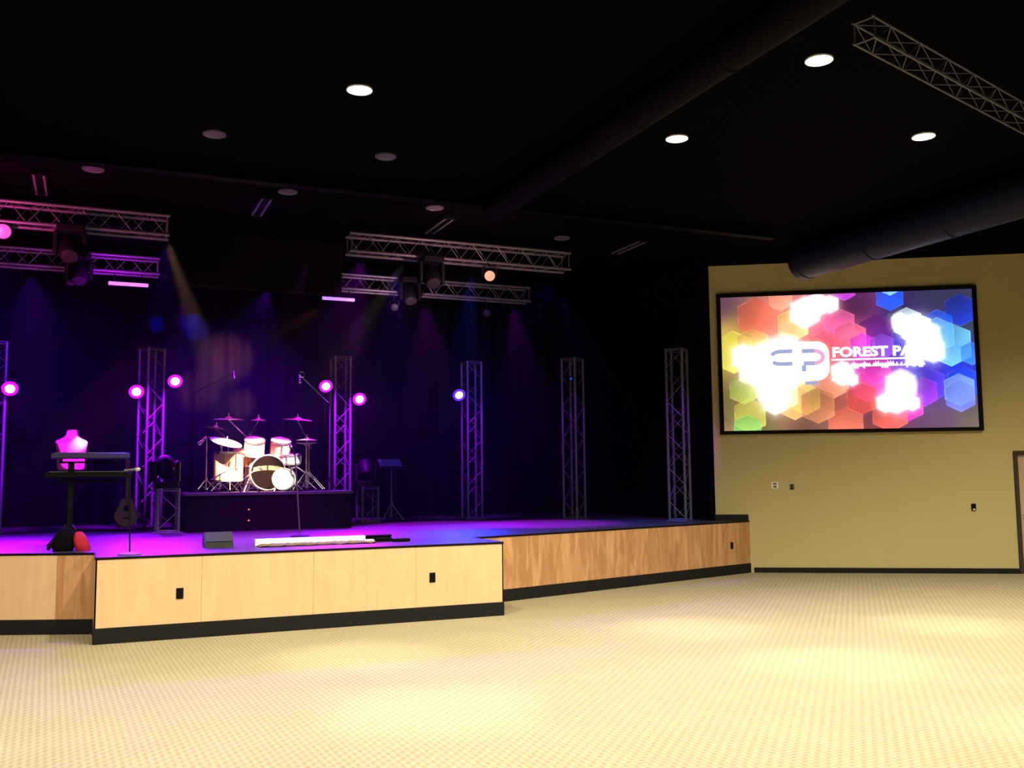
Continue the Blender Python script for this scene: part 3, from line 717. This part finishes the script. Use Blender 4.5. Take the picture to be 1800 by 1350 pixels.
def cymbal_stand(label, x, y, zc, dia, tilt=(0, 0), boom=None, hihat=False, base=RT):
    """x,y,zc = cymbal centre; boom=(bx,by,bz) is the tilter joint on a vertical pole"""
    bx, by, bz = boom if boom else (x, y, zc)
    t = thing('cymbal_stand', label, 'cymbal', (bx, by, base))
    tripod_parts(t, bz - base, 0.30)
    c = Vector((x - bx, y - by, zc - base))
    if boom:
        v = (c - Vector((0, 0, bz - base))).normalized()
        obj('boom_arm', MB().tube(Vector((0, 0, bz - base)) - v * 0.12, c, 0.010, 8), CHROME, t, smooth=True)
        obj('tilter', MB().lathe([(0.024, -0.02), (0.028, 0), (0.024, 0.02)], 12, Matrix.Translation((0, 0, bz - base)) @ RX90), CHROME, t, smooth=True)
    M = Matrix.Translation(c) @ Matrix.Rotation(R(tilt[0]), 4, 'X') @ Matrix.Rotation(R(tilt[1]), 4, 'Y')
    r = dia / 2
    prof = [(r, 0), (r * 0.7, 0.012), (r * 0.3, 0.022), (r * 0.22, 0.028), (r * 0.15, 0.045), (0.012, 0.052), (0.0006, 0.052)]
    cb = MB().lathe([(r * 0.999, -0.002), (r, 0)] + prof[1:], 32, M, close=False)
    cb.lathe([(0.0006, 0.048), (r * 0.15, 0.041), (r * 0.22, 0.024), (r * 0.7, 0.008), (r * 0.999, -0.002)], 32, M, close=False)
    obj('cymbal', cb, CYM, t, smooth=True)
    if hihat:
        M2 = M @ Matrix.Translation((0, 0, -0.045)) @ Matrix.Scale(-1, 4, (0, 0, 1))
        obj('cymbal', MB().lathe(prof, 32, M2, close=False), CYM, t, smooth=True)
    obj('wing_nut', MB().tube(M @ Vector((0, 0, 0.04)), M @ Vector((0, 0, 0.10)), 0.011, 8), CHROME, t, smooth=True)
    return t
def drum(name, label, loc, dia, depth, M3, legs=0, shell=SHELL, front=HEADW, nl=8):
    t = thing(name, label, 'drum', loc)
    r = dia / 2
    obj('shell', MB().lathe([(r, 0), (r, depth)], 36, M3), shell, t, smooth=True)
    for z, nm in ((0, 0), (depth, 1)):
        sgn = -1 if nm == 0 else 1
        obj('hoop', MB().lathe([(r - 0.004, z), (r + 0.014, z - 0.016 * sgn), (r + 0.016, z + 0.012 * sgn), (r + 0.004, z + 0.018 * sgn), (r - 0.004, z + 0.012 * sgn)], 36, M3, close=False), CHROME, t, smooth=True)
        obj('drum_head', MB().lathe([(r - 0.002, z), (r - 0.003, z + 0.008 * sgn), (r * 0.5, z + 0.0085 * sgn), (0.0006, z + 0.009 * sgn)][:: 1], 36, M3, close=False), front if nm == 1 else HEADW, t, smooth=True)
    for k in range(nl):
        a = 2 * PI * (k + 0.5) / nl; c = Vector((math.cos(a) * (r + 0.014), math.sin(a) * (r + 0.014), 0))
        obj('lug', MB().tube(M3 @ (c + Vector((0, 0, 0.012))), M3 @ (c + Vector((0, 0, depth - 0.012))), 0.007, 6), CHROME, t)
    return t
MF = lambda z, tx=0: Matrix.Translation((0, 0, z)) @ Matrix.Rotation(R(90 + tx), 4, 'X')
# bass drum, front head towards the audience
bd = drum('bass_drum', 'bass drum with a black front head and pale lettered band', (2.73, 16.75, RT), 0.56, 0.42, Matrix.Translation((0, 0, 0.31)) @ Matrix.Rotation(R(90), 4, 'X'), front=HEADB, nl=10)
arcp = MB(); n = 16
yb = -0.4305
for (xa, xb) in ((-0.24, -0.02), (0.0, 0.24)):
    q = []
    for i in range(n + 1):
        x = xa + (xb - xa) * i / n; zt = 0.31 + 0.085 + 0.03 * math.cos(x / 0.24 * PI / 2); zb = zt - 0.075
        lim = math.sqrt(max(0, 0.268 ** 2 - x * x)) + 0.31
        q.append((x, min(zt, lim), min(zb, lim - 0.005)))
    for i in range(n):
        a, c = q[i], q[i + 1]
        arcp.add([(a[0], yb, a[2]), (c[0], yb, c[2]), (c[0], yb, c[1]), (a[0], yb, a[1]), (a[0], yb - 0.002, a[2]), (c[0], yb - 0.002, c[2]), (c[0], yb - 0.002, c[1]), (a[0], yb - 0.002, a[1])],
                 [(0, 3, 2, 1), (4, 5, 6, 7), (0, 1, 5, 4), (2, 3, 7, 6)])
obj('head_band', arcp, mat('faded_band_print', (0.03, 0.027, 0.012), 0.6, nscale=25, noise=0.6), bd)
obj('head_port', MB().lathe([(0.05, 0), (0.052, 0.004), (0.045, 0.005)], 24, Matrix.Translation((0.10, -0.429, 0.22)) @ Matrix.Rotation(R(90), 4, 'X')), BLACKP, bd, smooth=True)
for s in (-1, 1): obj('spur', MB().tube((s * 0.27, -0.30, 0.25), (s * 0.38, -0.40, 0.0), 0.009, 8), CHROME, bd)
# rack toms
for x, lb, tz in ((-0.19, 'left rack tom mounted over the bass drum', 0.87), (0.24, 'right rack tom mounted over the bass drum', 0.86)):
    tm = drum('rack_tom', lb, (2.73 + x, 16.62, RT), 0.32, 0.24, Matrix.Translation((0, 0, tz - 0.24)) @ Matrix.Rotation(R(22), 4, 'X'), nl=6)
    obj('mount_arm', MB().path([(0, 0.04, tz - 0.25), (-x * 0.4, 0.02, tz - 0.22), (-x * 0.6, -0.05, 0.585)], 0.012, 8), CHROME, tm)
# floor toms with legs
for (x, y, dia, dep, z0, lb) in ((2.12, 16.55, 0.46, 0.46, 0.18, 'floor tom standing at the left side of the kit'), (2.42, 16.9, 0.36, 0.30, 0.42, 'second floor tom behind between kit and bass drum')):
    ft = drum('floor_tom', lb, (x, y, RT), dia, dep, Matrix.Translation((0, 0, z0)), nl=8)
    for k in range(3):
        a = R(30 + 120 * k); r_ = dia / 2 + 0.025
        obj('leg', MB().path([(math.cos(a) * r_, math.sin(a) * r_, z0 + dep * 0.7), (math.cos(a) * r_, math.sin(a) * r_, 0.08), (math.cos(a) * (r_ + 0.05), math.sin(a) * (r_ + 0.05), 0)], 0.008, 8), CHROME, ft, smooth=True)
# snare on stand at the right
sn = drum('snare_drum', 'white headed snare drum on a stand right of the bass drum', (3.12, 16.55, RT), 0.355, 0.15, Matrix.Translation((0, 0, 0.46)) @ Matrix.Rotation(R(6), 4, 'X'), shell=WHITEP, nl=8)
obj('basket', MB().lathe([(0.10, 0.42), (0.18, 0.445), (0.185, 0.46)], 3, close=False), CHROME, sn)
obj('stand_pole', MB().tube((0, 0, 0.12), (0, 0, 0.44), 0.014, 8), CHROME, sn)
for k in range(3):
    a = R(90 + 120 * k); obj('leg', MB().tube((0, 0, 0.22), (math.cos(a) * 0.24, math.sin(a) * 0.24, 0.01), 0.011, 8), CHROME, sn)
# a low white drum beside the bass drum
lt = drum('small_bass_drum', 'low pale drum standing on edge right of the bass drum', (3.03, 16.42, RT), 0.34, 0.22, Matrix.Translation((0, 0, 0.20)) @ Matrix.Rotation(R(90), 4, 'X') @ Matrix.Rotation(R(-18), 4, 'Y'), shell=WHITEP, nl=6)
for s in (-1, 1): obj('spur', MB().tube((s * 0.14, -0.08, 0.12), (s * 0.2, -0.12, 0.0), 0.008, 8), CHROME, lt)
cymbal_stand('left crash cymbal on a boom stand', 2.10, 16.45, 2.68, 0.50, (4, 0), boom=(2.44, 16.75, 2.40))
cymbal_stand('china cymbal half behind the left crash', 1.96, 17.0, 2.56, 0.36, (0, 8), boom=(2.2, 17.2, 2.35))
cymbal_stand('small splash cymbal in the middle of the kit', 2.63, 16.75, 2.69, 0.26, (3, 0), boom=(2.52, 16.95, 2.45))
cymbal_stand('right crash cymbal on a boom stand', 3.24, 16.5, 2.69, 0.50, (4, 3), boom=(3.50, 16.8, 2.30))
cymbal_stand('white lit ride cymbal tilted over the floor tom', 2.04, 16.25, 2.30, 0.52, (18, 12), boom=(2.02, 16.66, 2.24))
cymbal_stand('hi-hat pair on a tripod at the right of the kit', 3.36, 16.32, 2.34, 0.36, (0, 0), hihat=True)
dt = thing('drum_throne', 'round drum stool behind the bass drum', 'stool', (2.85, 17.5, RT))
obj('seat', MB().lathe([(0.15, 0.48), (0.17, 0.5), (0.17, 0.55), (0.14, 0.575), (0.0006, 0.58)], 24), BLACKP, dt, smooth=True)
tripod_parts(dt, 0.48, 0.24)
pd_ = thing('bass_pedal', 'chrome bass drum pedal behind the bass drum', 'pedal', (2.75, 17.02, RT))
obj('foot_board', MB().bbox(-0.045, 0.045, 0, 0.28, 0.01, 0.03, 0.004, Matrix.Rotation(R(8), 4, 'X')), CHROME, pd_)
obj('pedal_frame', MB().path([(-0.07, -0.02, 0), (-0.07, -0.02, 0.2), (0.07, -0.02, 0.2), (0.07, -0.02, 0)], 0.01, 8), CHROME, pd_)

# microphones
def mic_body(t, p, d, r=0.022, L=0.15, m=None):
    d = Vector(d).normalized(); p = Vector(p)
    M = Matrix.Translation(p) @ d.to_track_quat('Z', 'Y').to_matrix().to_4x4()
    o = obj('microphone', MB().lathe([(r * 0.5, 0), (r * 0.62, L * 0.6), (r * 0.8, L * 0.68)], 14, M), m or BLACKM, t, smooth=True)
    obj('grille', MB().lathe([(r * 0.8, L * 0.68), (r, L * 0.76), (r * 0.95, L * 0.9), (r * 0.5, L)], 14, M), CHROME, o, smooth=True)
# mic stand left of the kit with a short arm
t = thing('microphone_stand', 'chrome microphone stand at the left edge of the drum riser', 'microphone stand', (1.76, 16.45, RT))
tripod_parts(t, 0.90, 0.18, 0.012, hub=0.2)
obj('boom_arm', MB().tube((0.02, 0, 0.90), (0.34, -0.05, 0.80), 0.016, 8), CHROME, t, smooth=True)
mic_body(t, (0.0, -0.02, 0.90), (-0.6, -0.1, -0.62), 0.034, 0.2, CHROME)
t = thing('microphone_stand', 'tall boom microphone stand reaching over the drums from the right', 'microphone stand', (3.80, 16.95, RT))
tripod_parts(t, 1.62, 0.22, 0.011, BLACKM)
obj('boom_arm', MB().tube((0.06, -0.02, 1.54), (-0.50, -0.3, 1.98), 0.009, 8), CHROME, t, smooth=True)
mic_body(t, (-0.50, -0.3, 1.99), (0.0, 0.0, -1), 0.028, 0.16, CHROME)
obj('shock_ring', MB().lathe([(0.05, -0.004), (0.056, 0), (0.05, 0.004)], 18, Matrix.Translation((-0.47, -0.3, 1.99)) @ Matrix.Rotation(R(70), 4, 'X'), close=False), CHROME, t, smooth=True)
t = thing('microphone_stand', 'dim boom microphone stand behind the left crash cymbal', 'microphone stand', (1.62, 17.3, RT))
tripod_parts(t, 1.70, 0.2, 0.010, BLACKM)
obj('boom_arm', MB().tube((0, 0, 1.68), (0.62, -0.3, 2.02), 0.008, 8), BLACKM, t)
mic_body(t, (0.62, -0.3, 2.06), (0.1, 0, -1), 0.018, 0.14, ALU)
t = thing('microphone_stand', 'slim straight microphone stand in front of the drum riser', 'microphone stand', (2.74, 13.70, S))
obj('base', MB().lathe([(0.13, 0), (0.13, 0.012), (0.03, 0.03)], 28), BLACKM, t, smooth=True)
obj('pole', MB().tube((0, 0, 0.02), (-0.075, 0.03, 1.15), 0.0095, 10), ALU, t, smooth=True)
mic_body(t, (-0.075, 0.03, 1.14), (-0.3, 0.4, 0.7), 0.024, 0.17)
t = thing('microphone_stand', 'round-based microphone stand near the front left of the stage', 'microphone stand', (0.44, 11.36, S))
obj('base', MB().lathe([(0.125, 0), (0.125, 0.016), (0.03, 0.034)], 28), ALU, t, smooth=True)
obj('pole', MB().tube((0, 0, 0.02), (-0.02, 0.03, 0.92), 0.0085, 10), BLACKM, t, smooth=True)
mic_body(t, (-0.08, 0.03, 0.91), (1, 0.1, 0.1), 0.026, 0.17, ALU)
for x, y, ax, lb in ((1.92, 15.98, 0.22, 'short chrome microphone stand leaning to the floor tom'), (2.36, 15.86, 0.16, 'short chrome microphone stand just left of the bass drum'), (3.30, 15.95, -0.16, 'short chrome microphone stand at the right of the bass drum')):
    t = thing('low_microphone_stand', lb, 'microphone stand', (x, y, RT))
    tripod_parts(t, 0.30, 0.17, 0.011, hub=0.16)
    obj('boom_arm', MB().tube((-ax * 0.6, -0.05, 0.20), (ax, 0.1, 0.40), 0.011, 8), CHROME, t, smooth=True)
    mic_body(t, (ax, 0.1, 0.40), (ax, 0.3, -0.1), 0.026, 0.14, CHROME)
# music stand
t = thing('music_stand', 'music stand with a blue-grey desk right of the drum riser', 'music stand', (5.13, 17.3, S))
tripod_parts(t, 1.0, 0.24, 0.014, ALU)
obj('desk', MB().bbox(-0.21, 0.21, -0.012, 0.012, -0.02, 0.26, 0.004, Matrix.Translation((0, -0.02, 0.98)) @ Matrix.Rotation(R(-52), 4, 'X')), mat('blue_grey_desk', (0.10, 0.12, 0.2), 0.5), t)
obj('lip', MB().bbox(-0.21, 0.21, -0.06, 0.0, -0.03, -0.018, 0.003, Matrix.Translation((0, -0.02, 0.98)) @ Matrix.Rotation(R(-52), 4, 'X')), BLACKM, t)

# ------------------------------------------------------------------ keyboard station
t = thing('keyboard_stand', 'black two tier keyboard stand at the left front of the stage', 'stand', (-0.02, 12.9, S))
obj('column', MB().bbox(-0.20, -0.13, -0.05, 0.05, 0.05, 1.02, 0.01), BLACKM, t)
for a, c in (((-0.38, -0.30, 0), (-0.17, 0, 0.30)), ((0.05, -0.30, 0), (-0.17, 0, 0.30)), ((-0.40, 0.28, 0), (-0.17, 0, 0.30)), ((0.05, 0.28, 0), (-0.17, 0, 0.30))):
    obj('leg', MB().tube(Vector(a) + Vector((0, 0, 0.015)), c, 0.02, 8), BLACKM, t)
for z in (0.84, 1.07):
    for x in (-0.28, 0.34): obj('arm', MB().bbox(x - 0.015, x + 0.015, -0.15, 0.15, z - 0.03, z, 0.004), BLACKM, t)
    obj('rail', MB().bbox(-0.30, 0.36, -0.015, 0.015, z - 0.055, z - 0.03, 0.004), BLACKM, t)
KEYW = mat('white_keys', (0.3, 0.3, 0.31), 0.35)
def keyboard(label, loc, W, Dp, m):
    t = thing('keyboard', label, 'keyboard', loc)
    obj('body', MB().bbox(-W / 2, W / 2, -Dp / 2, Dp / 2, 0, 0.07, 0.01), m, t)
    nk = int((W - 0.08) / 0.0235)
    for i in range(nk):
        x = -W / 2 + 0.04 + i * 0.0235
        obj('white_key', MB().box(x, x + 0.0220, Dp / 2 - 0.155, Dp / 2 - 0.01, 0.07, 0.078), KEYW, t) if i == 0 else link('white_key', KM, t, (i * 0.0235, 0, 0))
        if i == 0: KM = kids(t)[-1].data
    bk = MB().box(-0.006, 0.006, Dp / 2 - 0.155, Dp / 2 - 0.065, 0.078, 0.088).mesh('black_key', BLACKP)
    for i in range(nk - 1):
        if i % 7 in (2, 6): continue
        link('black_key', bk, t, (-W / 2 + 0.04 + (i + 1) * 0.0235, 0, 0))
    return t
keyboard('upper keyboard of the two tier stand, violet light put into its case colour', (0.03, 12.9, S + 1.07), 0.88, 0.30, mat('violet_lit_keyboard_case', (0.035, 0.03, 0.12), 0.4))  # case colour carries the blue-violet light on the keyboard
keyboard('lower black keyboard of the two tier stand', (0.02, 12.9, S + 0.84), 0.98, 0.34, BLACKP)
# bust form behind the keyboard
bu = thing('bust_form', 'pale headless bust form with magenta light in its colour behind the upper keyboard', 'bust', (-0.20, 13.5, S))
def ring(z, w, d, y=0.0, n=24, e=2.3):
    out = []
    for i in range(n):
        a = 2 * PI * i / n; c, s = math.cos(a), math.sin(a)
        out.append(Vector((w * math.copysign(abs(c) ** (2 / e), c), y + d * math.copysign(abs(s) ** (2 / e), s), z)))
    return out
rg = [ring(0.94, 0.135, 0.08), ring(0.96, 0.155, 0.095), ring(1.04, 0.16, 0.10), ring(1.10, 0.158, 0.10), ring(1.18, 0.168, 0.11, -0.005), ring(1.26, 0.185, 0.105, -0.005), ring(1.295, 0.19, 0.09), ring(1.315, 0.17, 0.075),
      ring(1.335, 0.125, 0.062), ring(1.36, 0.085, 0.055), ring(1.385, 0.068, 0.052), ring(1.43, 0.060, 0.05), ring(1.445, 0.05, 0.045)]
torso = obj('torso', MB().loft(rg), mat('magenta_lit_bust_shell', (0.24, 0.04, 0.22), 0.45, noise=0.04), bu, smooth=True)  # magenta light put into the shell colour
obj('pole', MB().tube((0, 0, 0.02), (0, 0, 0.96), 0.014, 10), BLACKM, bu)
obj('base', MB().lathe([(0.15, 0), (0.15, 0.015), (0.03, 0.03)], 24), BLACKM, bu, smooth=True)
# bags
def bag(name, label, cat, loc, w, d, h, m, rz=0, lean=0.0):
    t = thing(name, label, cat, loc, rz)
    rr = []
    for k, (z, f) in enumerate(((0, 0.86), (0.04, 1.0), (h * 0.35, 1.0), (h * 0.7, 0.86), (h * 0.93, 0.55), (h, 0.30))):
        rr.append([v + Vector((lean * z, 0, 0)) for v in ring(z, w / 2 * f, d / 2 * f, 0, 20, 2.8)])
    obj('body', MB().loft(rr), m, t, smooth=True)
    obj('strap', MB().path([(-w * 0.15 + lean * h, -0.01, h * 0.95), (-w * 0.1 + lean * h, -0.01, h + 0.04), (w * 0.1 + lean * h, -0.01, h + 0.04), (w * 0.15 + lean * h, -0.01, h * 0.95)], 0.007, 6), BLACKP, t)
bag('bag', 'black bag slumped beside the red one at the stage edge', 'bag', (-0.24, 12.42, S), 0.24, 0.2, 0.26, SKIRT, 0, 0.1)
bag('bag', 'small red bag at the stage edge under the keyboards', 'bag', (-0.02, 12.36, S), 0.17, 0.18, 0.22, RED, 0, -0.25)
# guitar
gt = thing('acoustic_guitar', 'dim brown acoustic guitar leaning by the left truss tower', 'guitar', (0.58, 16.6, S))
def gbody(r0, yy):
    out = []
    for i in range(28):
        a = 2 * PI * i / 28; z = math.sin(a); x = math.cos(a)
        w = 0.19 if z < -0.15 else (0.135 if z > 0.25 else 0.14 + 0.05 * (0.25 - z) / 0.4)
        out.append(Vector((x * w * r0, yy, 0.30 + z * 0.24 * r0)))
    return out
obj('body', MB().loft([gbody(0.97, -0.05), gbody(1, -0.045), gbody(1, 0.045), gbody(0.97, 0.05)]), BROWNW, gt, rot=(R(-8), 0, 0))
obj('sound_hole', MB().lathe([(0.05, 0), (0.05, 0.003)], 20, Matrix.Translation((0, -0.05, 0.36)) @ RX90), BLACKP, gt, rot=(R(-8), 0, 0))
nk = obj('neck', MB().bbox(-0.025, 0.025, -0.062, -0.035, 0.45, 0.98, 0.005), BROWNW, gt, rot=(R(-8), 0, 0))
obj('headstock', MB().bbox(-0.036, 0.036, -0.058, -0.04, 0.98, 1.14, 0.006), BROWNW, nk)
obj('bridge', MB().bbox(-0.06, 0.06, -0.06, -0.049, 0.20, 0.22, 0.002), BLACKP, gt, rot=(R(-8), 0, 0))
gs = thing('guitar_stand', 'black A-frame stand under the brown guitar', 'stand', (0.58, 16.68, S))
for s in (-1, 1):
    obj('leg', MB().tube((0, 0.05, 0.4), (s * 0.16, -0.14, 0.0), 0.009, 6), BLACKM, gs)
    obj('cradle_arm', MB().path([(s * 0.10, -0.06, 0.05), (s * 0.10, -0.16, 0.05), (s * 0.10, -0.17, 0.08)], 0.008, 6), BLACKM, gs)
obj('rear_leg', MB().tube((0, 0.05, 0.4), (0, 0.2, 0.0), 0.009, 6), BLACKM, gs)

# stage front small items
t = thing('floor_monitor', 'small grey mesh floor monitor on the stage front', 'speaker', (1.45, 12.15, S))
pf = [(-0.14, 0), (0.10, 0), (0.12, 0.06), (0.05, 0.165), (-0.02, 0.175), (-0.14, 0.06)]
vs = [(x, y, z) for x in (-0.165, 0.165) for y, z in pf]
obj('cabinet', MB().add(vs, [tuple(range(5, -1, -1)), tuple(range(6, 12))] + [(i, (i + 1) % 6, 6 + (i + 1) % 6, 6 + i) for i in range(6)]), GREYMESH, t)
obj('grille', MB().add([(-0.15, -0.138, 0.07), (0.15, -0.138, 0.07), (0.15, -0.03, 0.172), (-0.15, -0.03, 0.172), (-0.15, -0.146, 0.074), (0.15, -0.146, 0.074), (0.15, -0.036, 0.180), (-0.15, -0.036, 0.180)], [(0, 3, 2, 1), (4, 5, 6, 7), (0, 1, 5, 4), (1, 2, 6, 5), (2, 3, 7, 6), (3, 0, 4, 7)]), GREYMESH, t)
for s in (-1, 1): obj('rubber_foot', MB().box(s * 0.13 - 0.02, s * 0.13 + 0.02, -0.1, 0.08, -0.0, 0.004), RUBBER, t)
t = thing('light_bar', 'long white glowing light bar lying on the stage front', 'light bar', (2.54, 12.02, S))
obj('diffuser', MB().bbox(-0.66, 0.66, -0.04, 0.03, 0.035, 0.085, 0.012), BARWHITE, t)
obj('housing', MB().bbox(-0.67, 0.67, -0.035, 0.05, 0.0, 0.04, 0.008), WHITEP, t)
for s in (-1, 1): obj('end_cap', MB().bbox(s * 0.665 - 0.012, s * 0.665 + 0.012, -0.042, 0.052, 0.0, 0.087, 0.004), WHITEP, t)
# crumpled cloth along the front of the bar
vs = []; fs = []; nx, ny = 44, 7; rng = random.Random(9)
for j in range(ny):
    for i in range(nx):
        x = -0.72 + 1.44 * i / (nx - 1) + rng.uniform(-0.01, 0.01); y = -0.13 + 0.20 * j / (ny - 1) + 0.015 * math.sin(i * 0.6 + j)
        z = 0.006 + 0.030 * abs(math.sin(i * 0.55 + j * 1.3)) * (0.35 + 0.65 * math.sin(PI * (j + 0.3) / ny)) * (0 if i in (0, nx - 1) else 1) + rng.uniform(0, 0.005)
        vs.append((x, y, z))
for j in range(ny - 1):
    for i in range(nx - 1): a = j * nx + i; fs.append((a, a + 1, a + nx + 1, a + nx))
o = obj('crumpled_cloth', MB().add(vs, fs), CREAM, None, (2.60, 11.88, S), smooth=True)
tag(o, 'crumpled cream and brown cloth in front of the white light bar', 'cloth')
o.modifiers.new('thickness', 'SOLIDIFY').thickness = 0.004
t = thing('power_adapter', 'small white adapter at the right end of the light bar', 'adapter', (3.22, 11.85, S), 0.3)
obj('body', MB().bbox(-0.07, 0.07, -0.035, 0.035, 0, 0.045, 0.01), WHITEP, t)
obj('plug', MB().bbox(0.07, 0.1, -0.015, 0.015, 0.012, 0.03, 0.004), BLACKP, t)
t = thing('pedal_case', 'flat black pedal case right of the white adapter', 'case', (3.42, 12.18, S), -0.05)
obj('case_base', MB().bbox(-0.17, 0.17, -0.12, 0.12, 0, 0.05, 0.01), BLACKP, t)
obj('case_lid', MB().bbox(-0.17, 0.17, -0.12, 0.12, 0.052, 0.085, 0.01), BLACKP, t)
obj('handle', MB().path([(-0.05, -0.12, 0.04), (-0.05, -0.145, 0.04), (0.05, -0.145, 0.04), (0.05, -0.12, 0.04)], 0.006, 6), BLACKM, t)
t = thing('foot_switch', 'low black foot switch farther right on the stage front', 'pedal', (3.66, 11.92, S), -0.1)
obj('body', MB().bbox(-0.11, 0.11, -0.06, 0.06, 0, 0.04, 0.008), BLACKP, t)
for x in (-0.05, 0.05): obj('button', MB().lathe([(0.014, 0.04), (0.012, 0.052)], 12, Matrix.Translation((x, -0.01, 0))), CHROME, t)

# ------------------------------------------------------------------ stage lighting
W = DECK_WASH
for (x, y, tx, ty, e_, c, ang) in [
        (-1.6, 15.4, -1.5, 14.9, 0.6, MAGENTA, 40), (-0.9, 16.7, -0.6, 14.8, 0.8, PURPLE, 60), (0.9, 14.0, 0.8, 12.8, 0.6, PURPLE, 34),
        (3.7, 14.0, 2.6, 14.2, 0.9, MAGENTA, 60), (4.3, 14.3, 4.0, 13.5, 1.1, PURPLE, 38), (5.6, 14.4, 4.9, 13.4, 1.6, BLUE, 26),
        (5.6, 16.8, 5.6, 15.6, 0.9, MAGENTA, 45), (7.4, 16.8, 7.2, 15.2, 0.75, MAGENTA, 40), (7.6, 15.2, 8.4, 14.6, 0.2, BLUE, 45)]:
    spot('stage_wash_lamp', (x, y, 4.95), (tx, ty, S), W * e_, c, ang, 0.7, 0.06)
# warm white front light on the drum kit, from the near truss
spot('drum_front_lamp', (4.2, 13.6, 4.85), (2.60, 16.5, 1.62), 8000, (1.0, 0.80, 0.58), 17, 0.5, 0.05)
spot('drum_front_lamp', (0.9, 13.7, 4.9), (2.50, 16.5, 1.68), 42000, (1.0, 0.50, 0.30), 14, 0.6, 0.05)
spot('cymbal_fill_spot', (2.9, 14.2, 4.9), (2.65, 16.6, 2.65), 1500, (0.8, 0.0, 1.0), 26, 0.6, 0.05)  # added spot with no fixture, turning the cymbals magenta
for (x, y, e_) in ((-1.4, 17.45, 4500), (0.95, 17.45, 9000), (4.24, 17.6, 9000), (6.8, 17.5, 1600), (8.42, 16.35, 400), (9.56, 14.52, 500)):
    spot('tower_fill_spot', (x * 0.85 + 0.5, y - 1.9, 4.5), (x, y, 2.3), e_ * 0.7, (0.38, 0.0, 1.0), 30, 0.8, 0.05)  # added spots with no fixture, tinting the towers purple
# blue beams on the backdrop
spot('backdrop_spot', (1.35, 18.3, 5.35), (1.74, 19.3, 4.72), 900, (0.0, 0.02, 1.0), 22, 0.8, 0.03)
spot('backdrop_spot', (0.75, 18.3, 5.35), (1.08, 19.3, 4.72), 600, (0.0, 0.02, 1.0), 14, 0.8, 0.03)
spot('backdrop_spot', (2.4, 14.6, 4.5), (2.5, 19.3, 2.9), 6000, (0.22, 0.0, 1.0), 48, 1.0, 0.05)  # added wash, with the next two, standing in for purple haze glow
spot('backdrop_spot', (-1.2, 13.0, 4.6), (-1.0, 19.3, 2.4), 2500, (0.15, 0.0, 1.0), 56, 1.0, 0.05)
spot('backdrop_spot', (6.4, 13.0, 4.6), (6.6, 19.3, 2.4), 1000, (0.05, 0.0, 1.0), 60, 1.0, 0.05)
spot('backdrop_spot', (3.4, 15.5, 4.45), (2.45, 19.3, 4.05), 4500, (1.0, 0.28, 0.12), 17, 1.0, 0.03)  # added warm spots along a diagonal, imitating a light streak
spot('backdrop_spot', (3.4, 15.5, 4.45), (1.95, 19.3, 3.45), 3200, (1.0, 0.22, 0.12), 13, 1.0, 0.03)
spot('backdrop_spot', (3.4, 15.5, 4.45), (2.75, 19.3, 3.2), 3000, (1.0, 0.28, 0.16), 9, 1.0, 0.03)
# added spots, no fixture: magenta on the bust, highlight on its shoulder
spot('bust_fill_spot', (1.6, 11.6, 4.9), (-0.2, 13.5, S + 1.2), 30000, (0.85, 0.0, 0.9), 13, 0.5, 0.04)
spot('bust_fill_spot', (3.0, 12.2, 4.9), (-0.07, 13.42, S + 1.30), 20000, (1.0, 0.7, 1.0), 2.6, 0.6, 0.02)
# added spots imitating spill of truss mounted fixtures onto the trusses
spot('truss_fill_spot', (-1.2, 13.0, 4.4), (-0.6, 14.1, 5.3), 170, (1.0, 0.05, 0.40), 130, 0.8, 0.05)
spot('truss_fill_spot', (0.3, 15.9, 4.5), (0.2, 16.9, 5.3), 170, (0.5, 0.0, 1.0), 130, 0.8, 0.05)
spot('truss_fill_spot', (5.0, 12.6, 4.4), (5.2, 14.1, 5.3), 110, (1.0, 0.45, 0.5), 130, 0.8, 0.05)
spot('truss_fill_spot', (5.0, 15.8, 4.5), (5.2, 17.0, 5.3), 100, (0.9, 0.45, 0.75), 130, 0.8, 0.05)

spot('truss_fill_spot', (2.16, 13.1, 4.6), (2.16, 13.75, 5.55), 60, (0.25, 0.0, 1.0), 40, 0.8, 0.05)  # added violet spot tinting the unlit strip light tubes
# ------------------------------------------------------------------ haze over the stage
if HAZE > 0:
    hz = thing('stage_haze', 'thin theatrical haze over the stage', 'haze', (2.4, 15.6, S + 0.02)); col.objects.unlink(hz); bpy.data.objects.remove(hz)
    hm = bpy.data.materials.new('thin_haze'); hm.use_nodes = True
    nt = hm.node_tree; nt.nodes.remove(nt.nodes['Principled BSDF'])
    vs_ = nt.nodes.new('ShaderNodeVolumeScatter'); vs_.inputs['Density'].default_value = HAZE; vs_.inputs['Anisotropy'].default_value = 0.2
    nt.links.new(vs_.outputs[0], nt.nodes['Material Output'].inputs['Volume'])
    o = obj('stage_haze', MB().box(-5.2, 10.0, 12.7, 19.3, S + 0.02, 5.55), hm)
    tag(o, 'thin haze hanging over the stage', 'haze', kind='stuff')
